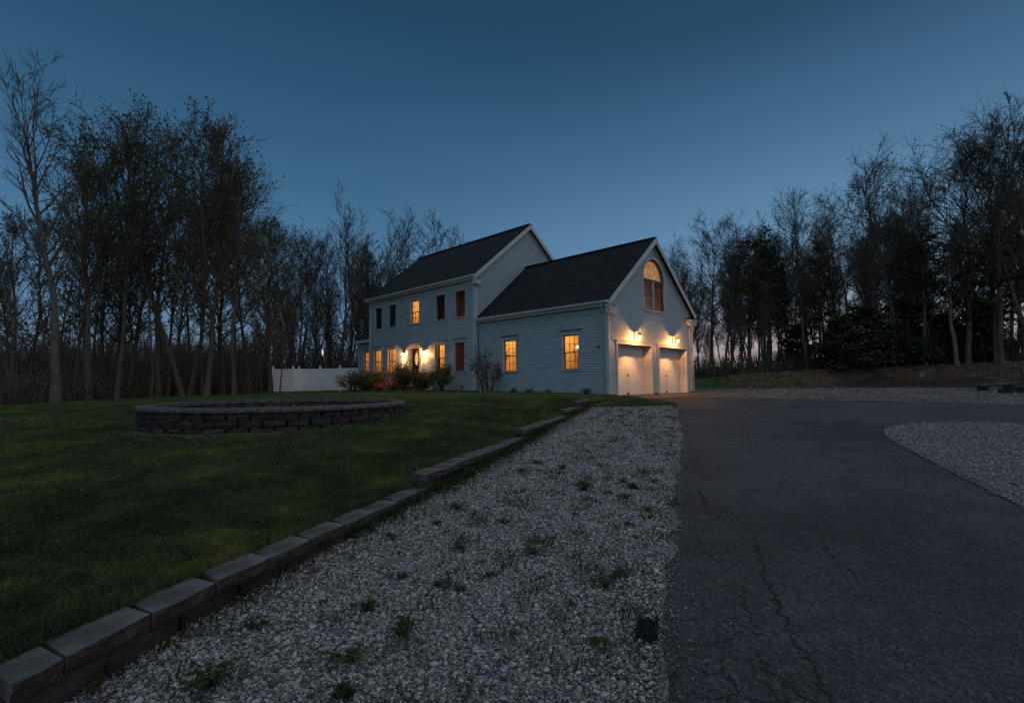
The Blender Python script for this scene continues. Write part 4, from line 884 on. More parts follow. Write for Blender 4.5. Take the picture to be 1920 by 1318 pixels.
def leaf_quads(C, size, rng, flat=0.0):
    n = len(C); A = rng.normal(size=(n, 3)); A[:, 2] *= (1-flat); A /= np.linalg.norm(A, axis=1)[:, None]; B_ = rng.normal(size=(n, 3)); B_[:, 2] *= (1-flat); B_ -= (B_*A).sum(1)[:, None]*A; B_ /= np.linalg.norm(B_, axis=1)[:, None]+1e-9
    s = (size*rng.uniform(.5, 1.4, n))[:, None]
    V = np.stack([C-A*s, C+B_*s*.42, C+A*s, C-B_*s*.42], 1)
    return V.reshape(-1, 3), np.arange(n*4).reshape(-1, 4)
def grow(rng, p, d, length, r0, r1, n, wander, up):
    P = [np.array(p, float)]; d = np.array(d, float); d /= np.linalg.norm(d); st = length/n
    for i in range(n):
        d = d+rng.normal(0, wander, 3); d[2] += up; d /= np.linalg.norm(d); P.append(P[-1]+d*st)
    t = np.linspace(0, 1, n+1); return np.array(P), r0*(1-t)+r1*t
def make_tree(seed, Hh=14, r=.17, forks=None, first=.35, nl=26, spread=.9, l_len=.32, up=.08, sub=6, twigs=6, leaves=0, leaf_size=.13, leaf_from=.3, wander=.05, twig_r=.011, clump=.35, shape='oval', stems=1, stem_spread=.1, tl=1.0, kink=0):
    rng = np.random.default_rng(seed); T = TB(); C = TB(); LC = []
    for st in range(stems):
        a0 = 2*PI*st/stems+rng.uniform(0, 1); sp = stem_spread*(0 if stems == 1 else 1)
        Ht = Hh*(1 if st == 0 else rng.uniform(.75, .98)); rs = r*(1 if st == 0 else rng.uniform(.6, .95))
        P, R = grow(rng, (math.cos(a0)*sp, math.sin(a0)*sp, -.3), (math.cos(a0)*sp*2+rng.normal(0, .02), math.sin(a0)*sp*2+rng.normal(0, .02), 1), Ht*1.02, rs, .02, 18, .028+kink, .03)
        R = rs*((1-np.linspace(0, 1, len(P)))**.8*.93+.07); R[0] *= 1.45; R[1] *= 1.12; T.tube(P, R, 8)
        for i in range(nl):
            t = first+(1-first)*((i+rng.uniform(.1, .9))/nl); idx = t*(len(P)-1); k = int(idx); f = idx-k
            p = P[k]*(1-f)+P[min(k+1, len(P)-1)]*f; rb_ = float(np.interp(t, np.linspace(0, 1, len(P)), R))
            tt = (t-first)/(1-first)
            prof = {'oval': math.sin(PI*min(1, .18+.82*tt))**.7 if tt < .95 else .35, 'cone': 1.05-tt*.9, 'vase': .45+.75*tt*(1.25-tt), 'round': (1-(2*tt-.85)**2*.5)}[shape]
            az = i*2.4+rng.uniform(-.6, .6); el = spread*(1-.55*tt)*rng.uniform(.75, 1.2)
            d = np.array([math.cos(az)*math.sin(el), math.sin(az)*math.sin(el), math.cos(el)])
            ln = Hh*l_len*prof*rng.uniform(.65, 1.15); lr = min(rb_*.6, .024+ln*.019)
            LP_, LR = grow(rng, p, d, ln, lr, .014, 7, wander*1.6, up); T.tube(LP_, LR, 5)
            for j in range(sub):
                t2 = .22+.78*(j+rng.uniform(0, 1))/sub; i2 = t2*7; k2 = min(int(i2), 6); q = LP_[k2]*(1-(i2-k2))+LP_[k2+1]*(i2-k2); dd = LP_[k2+1]-LP_[k2]; dd /= np.linalg.norm(dd)
                sd = rng.normal(size=3); sd -= sd@dd*dd; sd /= np.linalg.norm(sd); d2 = dd*.75+sd*.7
                SP, SR = grow(rng, q, d2, ln*.42*(1.15-t2*.5)*tl, max(.013, lr*.42), twig_r, 4, .13, up*1.1); C.tube(SP, SR, 4)
                for w in range(twigs):
                    t3 = .2+.8*(w+rng.uniform(0, 1))/twigs; i3 = t3*4; k3 = min(int(i3), 3); q3 = SP[k3]*(1-(i3-k3))+SP[k3+1]*(i3-k3); d3 = SP[k3+1]-SP[k3]; d3 /= np.linalg.norm(d3); s3 = rng.normal(size=3)
                    TP, TR = grow(rng, q3, d3*.8+s3*.5, ln*.17*tl*rng.uniform(.6, 1.4), twig_r, twig_r*.55, 2, .15, up); C.tube(TP, TR, 3)
                    if leaves:
                        m_ = rng.poisson(leaves)
                        if m_: LC.append(TP[rng.integers(1, 3, m_)]+rng.normal(0, clump*.5, (m_, 3))*np.array([1, 1, .8]))
    lv = np.concatenate(LC) if LC else np.zeros((0, 3))
    return T, C, leaf_quads(lv, leaf_size, rng) if len(lv) else None
def make_pine(seed, Hh=14, r=.2, first=.25, w=2.6, gap=.5, dens=1.0):
    rng = np.random.default_rng(seed); T = TB(); C = TB(); LC = []
    P, R = grow(rng, (0, 0, -.3), (0, 0, 1), Hh*1.02, r, .02, 16, .015, .03); R[0] *= 1.3; T.tube(P, R, 8)
    z = Hh*first
    while z < Hh*.985:
        tt = (z-Hh*first)/(Hh*(1-first)); k = rng.integers(3, 6); L0 = w*(1-tt)**.65*(.55+.45*min(1, tt*5))+.35
        for i in range(k):
            az = rng.uniform(0, 2*PI); ln = L0*rng.uniform(.55, 1.2); t = z/Hh; idx = min(t, .999)*(len(P)-1); kk = int(idx); p = P[kk]*(1-(idx-kk))+P[kk+1]*(idx-kk)
            BP, BR = grow(rng, p, (math.cos(az), math.sin(az), .1+.5*tt), ln, .035*(1.1-tt), .01, 5, .08, .05); T.tube(BP, BR, 4)
            m_ = int(ln*60*dens); ii = rng.uniform(.25, 1, m_)**.8*5; ki = np.minimum(ii.astype(int), 4); f = (ii-ki)[:, None]
            LC.append(BP[ki]*(1-f)+BP[np.minimum(ki+1, 5)]*f+rng.normal(0, .17+.1*(1-tt), (m_, 3))*np.array([1, 1, .55]))
        z += gap*rng.uniform(.6, 1.3)
    C.tube([(0, 0, Hh*.9), (0, 0, Hh)], [.03, .01], 3)
    return T, C, leaf_quads(np.concatenate(LC), .15, rng, .2)
PROTO = {}
def proto(name, gen, bark, leaf):
    T, C, Lq = gen
    t = mesh_np('trunk', np.concatenate(T.v), np.concatenate(T.q), 4, [M[bark]], smooth=True)
    V = np.concatenate(C.v); Q = np.concatenate(C.q); mi = np.zeros(len(Q), int)
    if Lq is not None:
        Q = np.concatenate([Q, Lq[1]+len(V)]); V = np.concatenate([V, Lq[0]]); mi = np.concatenate([mi, np.ones(len(Lq[1]), int)])
    c = mesh_np('crown', V, Q, 4, [M[bark], M[leaf]], mi=mi)
    PROTO[name] = (t.data, c.data, float(np.percentile(V[:, 2], 99.2 if name[:4] in ('leaf', 'pine', 'heml', 'bare', 'mapl') else 98.6)), np.concatenate([V, np.concatenate(T.v)]), np.concatenate([Q, np.concatenate(T.q)+len(V)]), np.concatenate([mi, np.zeros(sum(len(q) for q in T.q), int)]))
    bpy.data.objects.remove(t); bpy.data.objects.remove(c)
proto('bare_tall', make_tree(11, 15, .22, first=.42, nl=20, spread=.75, l_len=.36, up=.10, sub=7, twigs=6, wander=.04, shape='vase', twig_r=.012, kink=.012), 'bark_grey', 'bud')
for i in range(4):
    proto('leafy%d' % i, make_tree(20+i, 14, .13, first=[.3, .42, .22, .36][i], nl=26, spread=[.8, .7, .85, .75][i], l_len=[.27, .3, .25, .32][i], up=.1, sub=6, twigs=6, leaves=[2.6, 2.0, 2.4, 1.7][i], leaf_size=.083, clump=.26, shape='round', tl=1.15, kink=[0, .008, .004, .012][i], stems=[1, 1, 1, 2][i], stem_spread=.14), 'bark', ['leaf', 'leaf', 'leaf_rust', 'leaf_rust'][i])
for i in range(3):
    proto('bare%d' % i, make_tree(40+i, 14, .14, first=.3, nl=22, spread=.55, l_len=.3, up=.12, sub=6, twigs=6, leaves=[0, .25, 0][i], leaf_size=.09, shape='vase', stems=[3, 2, 1][i], stem_spread=.16, twig_r=.012), 'bark', 'bud')
proto('maple', make_tree(50, 12, .15, first=.25, nl=24, spread=.65, l_len=.28, up=.12, sub=6, twigs=5, leaves=.9, leaf_size=.1, clump=.25, stems=2, stem_spread=.14), 'bark', 'leaf_rust')
for i in range(4):
    proto('oak%d' % i, make_tree(60+i, 15, .19, first=[.38, .32, .45, .4][i], nl=24, spread=[1.0, .72, 1.05, .62][i], l_len=[.4, .46, .46, .4][i], up=.055, sub=9, twigs=9, leaves=[1.1, .9, 1.1, .8][i], leaf_size=.085, clump=.16, wander=.07, shape=['round', 'vase', 'round', 'vase'][i], twig_r=.012, kink=.012), 'bark', 'bud')
for i in range(2): proto('pine%d' % i, make_pine(80+i, 13, .18, [.28, .4][i], [2.3, 2.8][i], .6, .62), 'bark', 'needle')
proto('hemlock', make_pine(85, 6, .1, .05, 2.0, .3, 1.2), 'bark', 'needle')
for i in range(2): proto('sapling%d' % i, make_tree(90+i, 10, .065, first=.3, nl=14, spread=.6, l_len=.16, up=.12, sub=3, twigs=4, leaves=[.0, .9][i], leaf_size=.11, clump=.25, kink=.012), ['bark_grey', 'bark'][i], 'leaf')
NAMES = {'bare_tall': 'bare_tree', 'leafy': 'leafy_tree', 'bare': 'bare_tree', 'maple': 'maple_tree', 'oak': 'oak_tree', 'pine': 'pine_tree', 'hemlock': 'evergreen_shrub', 'sapling': 'sapling'}
def nice(k): return NAMES[k if k in NAMES else k.rstrip('0123456789')]
def tree(kind, pxb, d, pxt, pyt, label, group, wide=1.0, rz=None, pale=None):
    if group == RG:
        while d < bank_y(at(pxb, d))+(2.2 if pxb > 1500 else 7): d += .4
    tm, cm, hz = PROTO[kind][:3]; x = at(pxb, d); z = G(x, d)
    h = max(1.5, ztop((pxb+pxt)/2, pyt, d)-z); lean = math.atan2(at(pxt, d)-x, h); k = h/hz
    E = empty(nice(kind), (x, d, z-.03)); rz = random.uniform(0, 2*PI) if rz is None else rz
    E.matrix_world = Matrix.Translation((x, d, z-.03)) @ Matrix.Rotation(lean, 4, 'Y') @ Matrix.Rotation(rz, 4, 'Z') @ Matrix.Diagonal((k*wide, k*wide, k, 1))
    for nme, me in (('trunk', tm), ('crown', cm)):
        o = bpy.data.objects.new(nme, me); COL.objects.link(o); o.parent = E
        if nme == 'trunk' and pale: o.material_slots[0].link = 'OBJECT'; o.material_slots[0].material = M[pale]
    tag(E, label, {'evergreen_shrub': 'shrub', 'sapling': 'sapling'}.get(nice(kind), 'tree'), group); return E
LG, RG = 'trees along the left edge of the lawn', 'trees beyond the gravel yard on the right'
LEFT = [
 ('bare_tall', 107, 19.5, 66, 72, 'tall bare tree with pale grey trunk standing on the lawn edge', 1.0),
 ('leafy2', 20, 22, 2, 395, 'leafy tree at the left picture edge, left of the tall bare tree', 1.1),
 ('leafy0', 168, 24, 150, 205, 'dark leafy tree just right of the tall bare tree, its top overlapping the bare crown', 1.15),
 ('leafy1', 222, 25, 252, 222, 'slender leafy tree leaning right, second to the right of the tall bare tree', 1.1),
 ('leafy0', 300, 28, 270, 226, 'leafy tree with a flat olive top left of the rusty crowned trees', 1.05),
 ('leafy3', 352, 27, 366, 211, 'forked tree with rusty young leaves, highest crown in the middle of the left wood', 1.1),
 ('leafy2', 388, 26, 404, 226, 'narrow rusty leaved tree with its tip beside the highest forked crown', 1.1),
 ('leafy1', 441, 26, 456, 288, 'dark straight trunked tree nearest the right end of the left wood', 1.1),
 ('leafy3', 470, 31, 488, 312, 'thin rusty tree whose crown slopes down at the right end of the left wood', .95),
 ('leafy2', 507, 33, 510, 405, 'lower leafy tree closing the right end of the left wood', 1.2),
 ('leafy3', 548, 44, 540, 420, 'small leafed tree left of the multi stemmed bare trees beyond the fence', 1.0),
 ('leafy3', 575, 46, 585, 432, 'several stemmed tree with brownish leaves right behind the fence corner', 1.15),
 ('bare0', 648, 46, 655, 382, 'bare tree with many rising stems, highest one between fence and house', 1.25),
 ('bare1', 692, 48, 714, 388, 'bare forked tree close left of the house roof', 1.1),
 ('bare2', 615, 50, 618, 425, 'thin bare tree just left of the many stemmed bare tree', 1.1),
 ('maple', 728, 50, 742, 446, 'reddish budding tree rising behind the left end of the house roof', 1.2),
 ('bare2', 806, 52, 803, 398, 'bare tree rising behind the roof ridge, left one of two', 1.9),
 ('bare0', 866, 54, 866, 400, 'bare tree rising behind the roof ridge, right one of two', 1.7)]
for k, a, d, b_, t, lb, w in LEFT: tree(k, a, d, b_, t, lb, LG, w, rz=.6 if k == 'bare_tall' else None)
RIGHT = [
 ('oak3', 1280, 46, 1268, 460, 'budding tree just right of the garage gable, lowest of the right wood', 1.0),
 ('oak0', 1338, 45, 1325, 405, 'rounded budding tree with a bent trunk next right of the garage gable', 1.0),
 ('oak3', 1392, 44, 1395, 394, 'upright budding tree left of the dark pine pair', 1.1),
 ('bare1', 1436, 47, 1432, 376, 'fine twigged bare tree rising above the dark pine pair', 1.2),
 ('oak1', 1512, 42, 1518, 345, 'budding oak with open crown just right of the dark pine pair', 1.05),
 ('oak3', 1572, 44, 1570, 345, 'slim budding tree left of the broad fan shaped oak', 1.1),
 ('oak1', 1640, 38, 1643, 300, 'broad fan shaped oak with many rising limbs in the middle of the right wood', 1.15),
 ('oak3', 1700, 42, 1698, 318, 'thin budding tree right behind the broad fan shaped oak', 1.0),
 ('oak2', 1815, 33, 1765, 262, 'wide oak with long limbs sweeping to the left above the dark evergreens', 1.15),
 ('oak0', 1880, 34, 1858, 208, 'tallest oak of the right wood with twigs reaching highest', 1.05),
 ('oak2', 1945, 30, 1925, 215, 'big oak cut by the right picture edge', 1.1),
 ('pine1', 1404, 42, 1402, 446, 'dark pine, left one of the pair beside the garage', 1.0),
 ('pine0', 1444, 40, 1442, 428, 'dark pine, right and taller one of the pair beside the garage', .95),
 ('pine0', 1548, 43, 1548, 452, 'narrow dark pine between two budding oaks', .85),
 ('pine1', 1735, 35, 1732, 432, 'broad dark pine left of the leaning pale trunk', 1.15),
 ('pine1', 1795, 38, 1790, 450, 'dark pine behind the leaning pale trunk', 1.15),
 ('pine1', 1868, 33, 1868, 440, 'dense dark pine under the tallest oak', 1.2),
 ('pine0', 1922, 36, 1920, 430, 'dark pine at the right picture edge', 1.3),
 ('hemlock', 1580, 37, 1580, 590, 'dark bushy evergreen at the wood edge left of the broad fan shaped oak', 1.4),
 ('hemlock', 1628, 37.5, 1630, 575, 'dark bushy evergreen directly below the broad fan shaped oak', 1.5),
 ('hemlock', 1705, 38, 1705, 560, 'dark bushy evergreen between the thin pale trunks and the broad pine', 1.4),
 ('hemlock', 1770, 39, 1770, 590, 'dark bushy evergreen behind the blue reflector', 1.5),
 ('hemlock', 1840, 36, 1842, 575, 'dark bushy evergreen right of the leaning pale trunk', 1.4),
 ('hemlock', 1500, 42, 1500, 610, 'low dark evergreen behind the left end of the leafy bank', 1.3),
 ('sapling0', 1672, 34.5, 1657, 470, 'thin pale grey trunk, left one of two standing on the leafy bank', 1.2),
 ('sapling0', 1682, 35, 1676, 500, 'thin pale grey trunk, right one of two standing on the leafy bank', 1.1),
 ('sapling0', 1705, 36, 1702, 560, 'short thin pale trunk right of the two tall thin ones', 1.0),
 ('sapling0', 1793, 32.6, 1775, 400, 'leaning pale trunk standing on the leafy bank right of the blue reflector', 2.0),
 ('sapling1', 1748, 34, 1750, 480, 'thin dark sapling in front of the broad dark pine', 1.2)]
for k, a, d, b_, t, lb, w in RIGHT: tree(k, a, d, b_, t, lb, RG, w, pale='bark_pale' if k == 'sapling0' else None)
def outl(px): return float(np.interp(px, [-100, 60, 200, 260, 420, 500, 540, 620, 700, 740, 800, 900, 1250, 1320, 1400, 1520, 1640, 1760, 1860, 2100], [380, 300, 240, 235, 250, 370, 440, 440, 440, 470, 480, 480, 490, 440, 420, 380, 340, 300, 250, 250]))
for i in range(30):
    px = -70+i*20.5+random.uniform(-9, 9); d = random.choice((26, 29, 32, 36, 40))*random.uniform(.95, 1.08); k = random.choice(('leafy0', 'leafy1', 'leafy2', 'leafy3', 'sapling1', 'sapling1'))
    t = outl(px)+random.uniform(10, 230)+(60 if 'sap' in k else 0)
    nm_ = nice(k); tree(k, px, d, px+random.uniform(-18, 18), t, 'slim dark leafy tree crowded among others in the left wood' if nm_ == 'leafy_tree' else 'thin young sapling among the trunks of the left wood', 'slim trees crowded in the left wood' if nm_ == 'leafy_tree' else 'saplings in the left wood', random.uniform(.8, 1.1))
for i in range(78):
    px = 1258+i*12.5 if i < 54 else 1256+(i-54)*10+random.uniform(-9, 9); d = random.choice((41, 45, 50, 56))*random.uniform(.96, 1.06); k = random.choice(('oak3', 'oak1', 'oak3', 'bare1', 'sapling1', 'sapling0', 'oak0'))
    t = outl(px)+random.uniform(15, 190)+(60 if 'sap' in k else 0); nm_ = nice(k)
    lb, gp = {'oak_tree': ('thin budding tree standing deep inside the right wood', 'budding trees deep in the right wood'), 'bare_tree': ('thin bare tree standing deep inside the right wood', 'bare trees deep in the right wood'), 'sapling': ('thin young sapling among the trunks of the right wood', 'saplings in the right wood')}[nm_]
    tree(k, px, d, px+random.uniform(-22, 22), t, lb, gp, random.uniform(.8, 1.05))
for i in range(18):
    px = 522+i*15+random.uniform(-8, 8); d = random.uniform(50, 62); k = random.choice(('bare2', 'leafy3', 'sapling1', 'bare1')); t = outl(px)+random.uniform(20, 120); nm_ = nice(k)
    tree(k, px, d, px+random.uniform(-10, 10), t, {'bare_tree': 'thin bare tree in the far wood between fence and house', 'leafy_tree': 'thin leafy tree in the far wood between fence and house', 'sapling': 'thin sapling in the far wood between fence and house'}[nm_], 'far trees between fence and house', .9)

# the far wood, one mass of trunks, and the brush on the wood floor
def merge(name, items, mats, label, cat):
    VS = []; QS = []; MS_ = []; n = 0
    for (k, x, y, z, s, a) in items:
        V, Q, mi = PROTO[k][3:6]; ca, sa = math.cos(a), math.sin(a)
        VS.append(np.c_[(V[:, 0]*ca-V[:, 1]*sa)*s+x, (V[:, 0]*sa+V[:, 1]*ca)*s+y, V[:, 2]*s+z]); QS.append(Q+n); MS_.append(mi); n += len(V)
    o = mesh_np(name, np.concatenate(VS), np.concatenate(QS), 4, mats, mi=np.concatenate(MS_)); tag(o, label, cat, kind='stuff'); return o
proto('far0', make_tree(95, 11, .13, first=.2, nl=14, spread=.7, l_len=.25, sub=4, twigs=3, leaves=.9, leaf_size=.2, clump=.4, twig_r=.02), 'bark', 'leaf')
it = []
for i in range(215):
    a = random.uniform(-.98, -.18) if i < 170 else random.uniform(.3, 1.1); d = random.uniform(58, 120); x, y = math.sin(a)*d, math.cos(a)*d
    if i >= 170 and x/y < .68: x, y = x*1.0+y*.3, y
    it.append(('far0', x, y, G(max(-60, min(60, x)), min(y, 100))-.3, random.uniform(.5, .8) if i >= 170 else random.uniform(.5, .95), random.uniform(0, 6)))
merge('far_wood', it, [M['bark'], M['leaf']], 'far off wood of dark trunks closing the view behind the nearer trees', 'wood')
def brush(name, n, region, hmax, label, m_):
    """wood edge undergrowth: thin upright stems with leaf sprays"""
    x, y = region(n); z = np.array([G(a_, b2) for a_, b2 in zip(x, y)]); hh = hmax(x, y)*RNG.uniform(.3, 1, n)
    C_ = []; 
    for q in range(4):
        f = RNG.uniform(.05, 1, n); C_.append(np.c_[x+RNG.normal(0, .22, n), y+RNG.normal(0, .22, n), z+hh*f])
    V, Q = leaf_quads(np.concatenate(C_), .085, RNG)
    a = RNG.uniform(0, 2*PI, n); w = RNG.uniform(.008, .035, n); dx, dy = np.cos(a)*w, np.sin(a)*w; lx_, ly_ = RNG.normal(0, .15, n)*hh, RNG.normal(0, .15, n)*hh
    SV = np.stack([np.c_[x-dx, y-dy, z-.1], np.c_[x+dx, y+dy, z-.1], np.c_[x+lx_+dx*.5, y+ly_+dy*.5, z+hh], np.c_[x+lx_-dx*.5, y+ly_-dy*.5, z+hh]], 1).reshape(-1, 3)
    SQ = np.arange(n*4).reshape(-1, 4)
    o = mesh_np(name, np.concatenate([V, SV]), np.concatenate([Q, SQ+len(V)]), 4, [m_, M['bark']], mi=np.r_[np.zeros(len(Q), int), np.ones(n, int)]); tag(o, label, 'undergrowth', kind='stuff')
def reg_left(n):
    d = RNG.uniform(0, 1, n)**1.3*34; t = RNG.uniform(-4, 46, n); ex = np.interp(t, [-4, 8, 17.6, 21, 26, 34, 44, 50], [-27, -21.8, -20.2, -19.6, -20, -23, -29, -25]); 
    return ex-d, t
def reg_left2(n):
    d = RNG.uniform(46, 75, n); a = RNG.uniform(-.72, -.2, n); return np.tan(a)*d, d
def reg_left3(n):
    d = RNG.uniform(34, 62, n); a = RNG.uniform(-.86, -.47, n); return np.tan(a)*d, d
def reg_right(n):
    x = RNG.uniform(11, 62, n); e = np.array([bank_y(v)+max(3.0, bank_w(v)) for v in x]); return x, e+RNG.uniform(0, 1, n)**1.4*26
brush('undergrowth', 12000, reg_left, lambda x, y: 1.3+np.clip((-x-20)*.2, 0, 4.6), 'brown undergrowth of twigs and saplings filling the left wood', M['brush'])
brush('undergrowth', 7000, reg_left2, lambda x, y: np.full(len(x), 5.2), 'brown undergrowth in the far wood behind the white fence', M['brush'])
brush('undergrowth', 11000, reg_left3, lambda x, y: 2.5+np.clip((y-34)*.17, 0, 4.6), 'tall brown sapling thicket deep in the left wood', M['brush'])
brush('undergrowth', 6800, reg_right, lambda x, y: np.interp(x, [12, 24, 30], [2.0, 2.0, 3.2]), 'dark undergrowth filling the wood behind the leafy bank', M['brush'])
n = 9000; x = RNG.uniform(16, 50, n); y = np.array([bank_y(v) for v in x])+RNG.uniform(-.5, 3.6, n); z = np.array([G(a_, b2) for a_, b2 in zip(x, y)])
blades('bank_leaves', x, y, z+.02, RNG.uniform(.04, .2, n), RNG.uniform(.05, .13, n), M['dryleaf'], 'dry brown leaves and brush covering the bank along the right wood', 'leaves', 1.0)
n = 2500; x = RNG.uniform(11.5, 20, n); y = np.array([bank_y(v) for v in x])+6.5+RNG.uniform(0, 2.5, n); z = np.array([G(a_, b2) for a_, b2 in zip(x, y)])
blades('brush_line', x, y, z, RNG.uniform(.2, .9, n), RNG.uniform(.04, .09, n), M['brush'], 'low dark brush along the wood edge behind the small grass patch', 'undergrowth', .5)

# ------------------------------------------------------------------ shrubs in front of the house
def shrub(name, u, v, h, w, seed, leaf, bark, nst, nleaf, lsz, label, cat='bush', group=None, flat_top=False, low=.3, flowers=0, zoff=0):
    rng = np.random.default_rng(seed); T = TB(); LC = []; FC = []
    X, Y = hw(u, v); z0 = (zlawn(X, Y) if u < 0 else zd(Y)); E = empty(name, (X, Y, z0-.02+zoff)); tag(E, label, cat, group)
    for i in range(nst):
        a = rng.uniform(0, 2*PI); sp = rng.uniform(.05, 1)**.7; d = np.array([math.cos(a)*sp*w*.55, math.sin(a)*sp*w*.55, h*.8]); ln = np.linalg.norm(d)*rng.uniform(.75, 1.1)
        P, R = grow(rng, (math.cos(a)*.07*w, math.sin(a)*.07*w, -.1), d, ln, .016+.008*h, .006, 6, .09, .02); T.tube(P, R, 5)
        for j in range(5):
            k = rng.integers(2, 6); d2 = P[k]-P[k-1]; d2 = d2/np.linalg.norm(d2)+rng.normal(0, .55, 3); S2, R2 = grow(rng, P[k], d2, h*.3*rng.uniform(.5, 1.2), .008, .004, 3, .15, .05); T.tube(S2, R2, 3)
            m_ = rng.poisson(nleaf); 
            if m_:
                c_ = S2[rng.integers(1, 4, m_)]+rng.normal(0, .075, (m_, 3)); LC.append(c_)
    lv = np.concatenate(LC); lv = lv[lv[:, 2] > h*low*.5]
    if flat_top: lv[:, 2] = np.minimum(lv[:, 2], h+rng.normal(0, .04, len(lv)))
    o = mesh_np('stems', np.concatenate(T.v), np.concatenate(T.q), 4, [M[bark]], parent=E, smooth=True)
    V, Q = leaf_quads(lv, lsz, rng); mesh_np('foliage', V, Q, 4, [M[leaf]], parent=E)
    if flowers:
        f = lv[lv[:, 2] > h*.45]; f = f[rng.integers(0, len(f), flowers)]+rng.normal(0, .03, (flowers, 3)); V, Q = leaf_quads(f, .045, rng); mesh_np('blossom', V, Q, 4, [M['pink']], parent=E)
    return E
GB = 'shrubs in the bed before the house'
shrub('bush', -1.9, 17.9, 1.45, 1.7, 1, 'shrub_dark', 'bark', 20, 17, .055, 'dark bush at the far left corner of the house, overlapping the white fence', group=GB)
shrub('bush', -1.5, 16.9, 1.4, 1.6, 2, 'shrub_dark', 'bark', 22, 17, .06, 'dark olive bush second from the left corner of the house', group=GB)
shrub('bush', -1.5, 15.5, 1.5, 1.7, 3, 'shrub', 'bark', 24, 18, .06, 'olive bush below the lit windows, left of the pink azaleas', group=GB, flat_top=True)
shrub('bush', -1.6, 12.35, 1.72, 1.5, 4, 'shrub', 'bark_grey', 32, 19, .055, 'tall flat topped bush with pale stems in front of the front door', group=GB, flat_top=True, low=.5)
shrub('bush', -1.6, 10.85, 1.3, 1.2, 5, 'shrub_dark', 'bark', 24, 20, .055, 'dark bush under the window with the stair rail', group=GB)
shrub('bush', -1.5, 9.45, 1.6, 1.55, 6, 'shrub_dark', 'bark_grey', 28, 20, .055, 'dark bush below the deep orange window near the house corner', group=GB, flat_top=True, low=.5)
shrub('azalea', -1.8, 14.55, .62, .6, 7, 'shrub_dark', 'bark', 14, 8, .04, 'small pink azalea, left and lower one of two in the bed', 'flowering shrub', 'azaleas', flowers=150, low=.1)
shrub('azalea', -1.7, 13.45, .85, .95, 8, 'shrub_dark', 'bark', 18, 9, .04, 'larger pink azalea beside the bush in front of the door', 'flowering shrub', 'azaleas', flowers=220, low=.1)
shrub('small_tree', -.8, 6.45, 2.45, 2.2, 9, 'shrub_grey', 'bark_grey', 12, 12, .07, 'small open shrub tree with sparse greyish leaves against the garage wall', 'small tree', low=.4)
for i, (v, h) in enumerate([(5.2, .22), (4.1, .25), (2.9, .2), (.95, .3)]):
    shrub('wall_plant', -.35, v, h, .35, 20+i, 'weed', 'bark', 7, 6, .04, 'tiny plant growing at the foot of the garage side wall', 'plant', 'tiny plants at the garage wall foot', low=.05)
n = 900; vv = RNG.uniform(8.5, 18.5, n); uu = RNG.uniform(-2.3, -.3, n); xy = np.array([hw(a_, b2) for a_, b2 in zip(uu, vv)])
blades('bed_mulch', xy[:, 0], xy[:, 1], np.array([zlawn(*p)+.02 for p in xy]), RNG.uniform(.03, .09, n), np.full(n, .06), M['dryleaf'], 'brown mulch and dead leaves in the planting bed before the house', 'mulch', 1.3)

# ------------------------------------------------------------------ dusk sky and light
world = bpy.data.worlds.new('World'); S.world = world; world.use_nodes = True
nt = world.node_tree; bg = nt.nodes['Background']
tc = N(nt, 'ShaderNodeTexCoord'); sx = N(nt, 'ShaderNodeSeparateXYZ'); L(nt, tc.outputs['Generated'], sx.inputs[0])
SUN_AZ = math.radians(62)            # degrees clockwise from +Y (view direction) towards +X: sunset behind the right wood
cool = ramp(nt, sx.outputs['Z'], [(0, (.20, .21, .30)), (.05, (.15, .21, .33)), (.12, (.105, .22, .37)), (.22, (.07, .18, .32)), (.35, (.042, .128, .24)), (.5, (.02, .08, .158)), (.62, (.013, .055, .115)), (1, (.012, .05, .10))])
warm = ramp(nt, sx.outputs['Z'], [(0, (.44, .31, .24)), (.04, (.42, .33, .29)), (.09, (.33, .32, .37)), (.16, (.18, .30, .44)), (.26, (.115, .25, .41)), (.4, (.062, .155, .28)), (.55, (.02, .066, .135)), (1, (.012, .05, .10))])
dp = N(nt, 'ShaderNodeVectorMath', operation='DOT_PRODUCT'); L(nt, tc.outputs['Generated'], dp.inputs[0]); dp.inputs[1].default_value = (math.sin(SUN_AZ), math.cos(SUN_AZ), 0)
mr = N(nt, 'ShaderNodeMapRange', interpolation_type='SMOOTHSTEP'); mr.inputs[1].default_value = .1; mr.inputs[2].default_value = 1.0; L(nt, dp.outputs['Value'], mr.inputs[0])
mx = N(nt, 'ShaderNodeMix', data_type='RGBA'); L(nt, mr.outputs[0], mx.inputs[0]); L(nt, cool.outputs[0], mx.inputs[6]); L(nt, warm.outputs[0], mx.inputs[7])
# added fill: unseen sky overhead and behind viewer brightened to light ground and walls
bk = N(nt, 'ShaderNodeMapRange', interpolation_type='SMOOTHSTEP'); bk.inputs[1].default_value = .15; bk.inputs[2].default_value = -.6; L(nt, sx.outputs['Y'], bk.inputs[0])
zk = N(nt, 'ShaderNodeMapRange', interpolation_type='SMOOTHSTEP'); zk.inputs[1].default_value = .68; zk.inputs[2].default_value = .95; L(nt, sx.outputs['Z'], zk.inputs[0])
mxm = N(nt, 'ShaderNodeMath', operation='MAXIMUM'); L(nt, bk.outputs[0], mxm.inputs[0]); L(nt, zk.outputs[0], mxm.inputs[1])
bl = ramp(nt, sx.outputs['Z'], [(0, (.14, .22, .30)), (.3, (.18, .28, .38)), (.7, (.32, .43, .54)), (1, (.4, .49, .6))])
br = ramp(nt, sx.outputs['Z'], [(0, (.42, .43, .46)), (.3, (.44, .48, .54)), (1, (.4, .49, .6))])
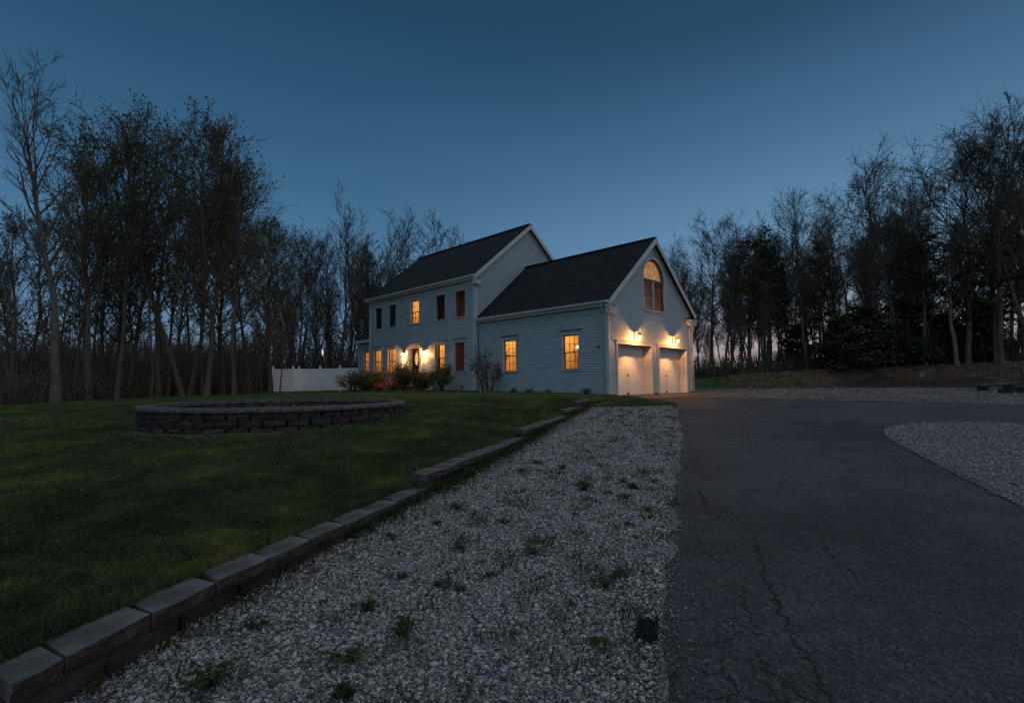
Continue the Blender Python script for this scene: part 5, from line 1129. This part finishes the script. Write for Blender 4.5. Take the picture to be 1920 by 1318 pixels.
bm = N(nt, 'ShaderNodeMapRange', interpolation_type='SMOOTHSTEP'); bm.inputs[1].default_value = -.5; bm.inputs[2].default_value = .7; L(nt, sx.outputs['X'], bm.inputs[0])
back = N(nt, 'ShaderNodeMix', data_type='RGBA'); L(nt, bm.outputs[0], back.inputs[0]); L(nt, bl.outputs[0], back.inputs[6]); L(nt, br.outputs[0], back.inputs[7])
mx2 = N(nt, 'ShaderNodeMix', data_type='RGBA'); L(nt, mxm.outputs[0], mx2.inputs[0]); L(nt, mx.outputs[2], mx2.inputs[6]); L(nt, back.outputs[2], mx2.inputs[7])
sky = N(nt, 'ShaderNodeTexSky', sky_type='NISHITA', sun_disc=False); sky.sun_elevation = math.radians(-1.5); sky.sun_rotation = SUN_AZ
cn = N(nt, 'ShaderNodeTexNoise', Scale=1.6, Detail=4, Roughness=.5); cmap = N(nt, 'ShaderNodeMapping'); cmap.inputs['Scale'].default_value = (1, 1, 4); L(nt, tc.outputs['Generated'], cmap.inputs['Vector']); L(nt, cmap.outputs[0], cn.inputs['Vector'])
thin = ramp(nt, cn.outputs['Fac'], [(.35, (.96, .965, .97)), (.65, (1.06, 1.045, 1.03))]); mx3 = N(nt, 'ShaderNodeMix', data_type='RGBA', blend_type='MULTIPLY'); mx3.inputs[0].default_value = 1; L(nt, mx2.outputs[2], mx3.inputs[6]); L(nt, thin.outputs[0], mx3.inputs[7]); mx2 = mx3
ad = N(nt, 'ShaderNodeMix', data_type='RGBA', blend_type='ADD'); ad.inputs[0].default_value = .02; L(nt, mx2.outputs[2], ad.inputs[6]); L(nt, sky.outputs[0], ad.inputs[7])
L(nt, ad.outputs[2], bg.inputs['Color']); bg.inputs['Strength'].default_value = 1.0
# afterglow: very soft, from the sunset side
sl = bpy.data.lights.new('sun', 'SUN'); sl.energy = .16; sl.angle = math.radians(60); sl.color = (1, .82, .72)
so = bpy.data.objects.new('sun', sl); COL.objects.link(so); so.location = (30, 10, 30)
so.rotation_euler = Vector((-math.sin(math.radians(80)), -math.cos(math.radians(80)), -.55)).to_track_quat('-Z', 'Y').to_euler()

S.view_settings.view_transform = 'Standard'; S.view_settings.look = 'None'; S.view_settings.exposure = 0; S.view_settings.gamma = 1
S.render.engine = 'CYCLES'; c = S.cycles; c.use_denoising = True
try: c.denoiser = 'OPENIMAGEDENOISE'; c.denoising_input_passes = 'RGB_ALBEDO_NORMAL'
except Exception: pass
c.max_bounces = 6; c.diffuse_bounces = 3; c.glossy_bounces = 2; c.transparent_max_bounces = 8; c.transmission_bounces = 3
c.sample_clamp_indirect = 3; c.caustics_reflective = False; c.caustics_refractive = False; c.use_adaptive_sampling = True; c.adaptive_threshold = .01
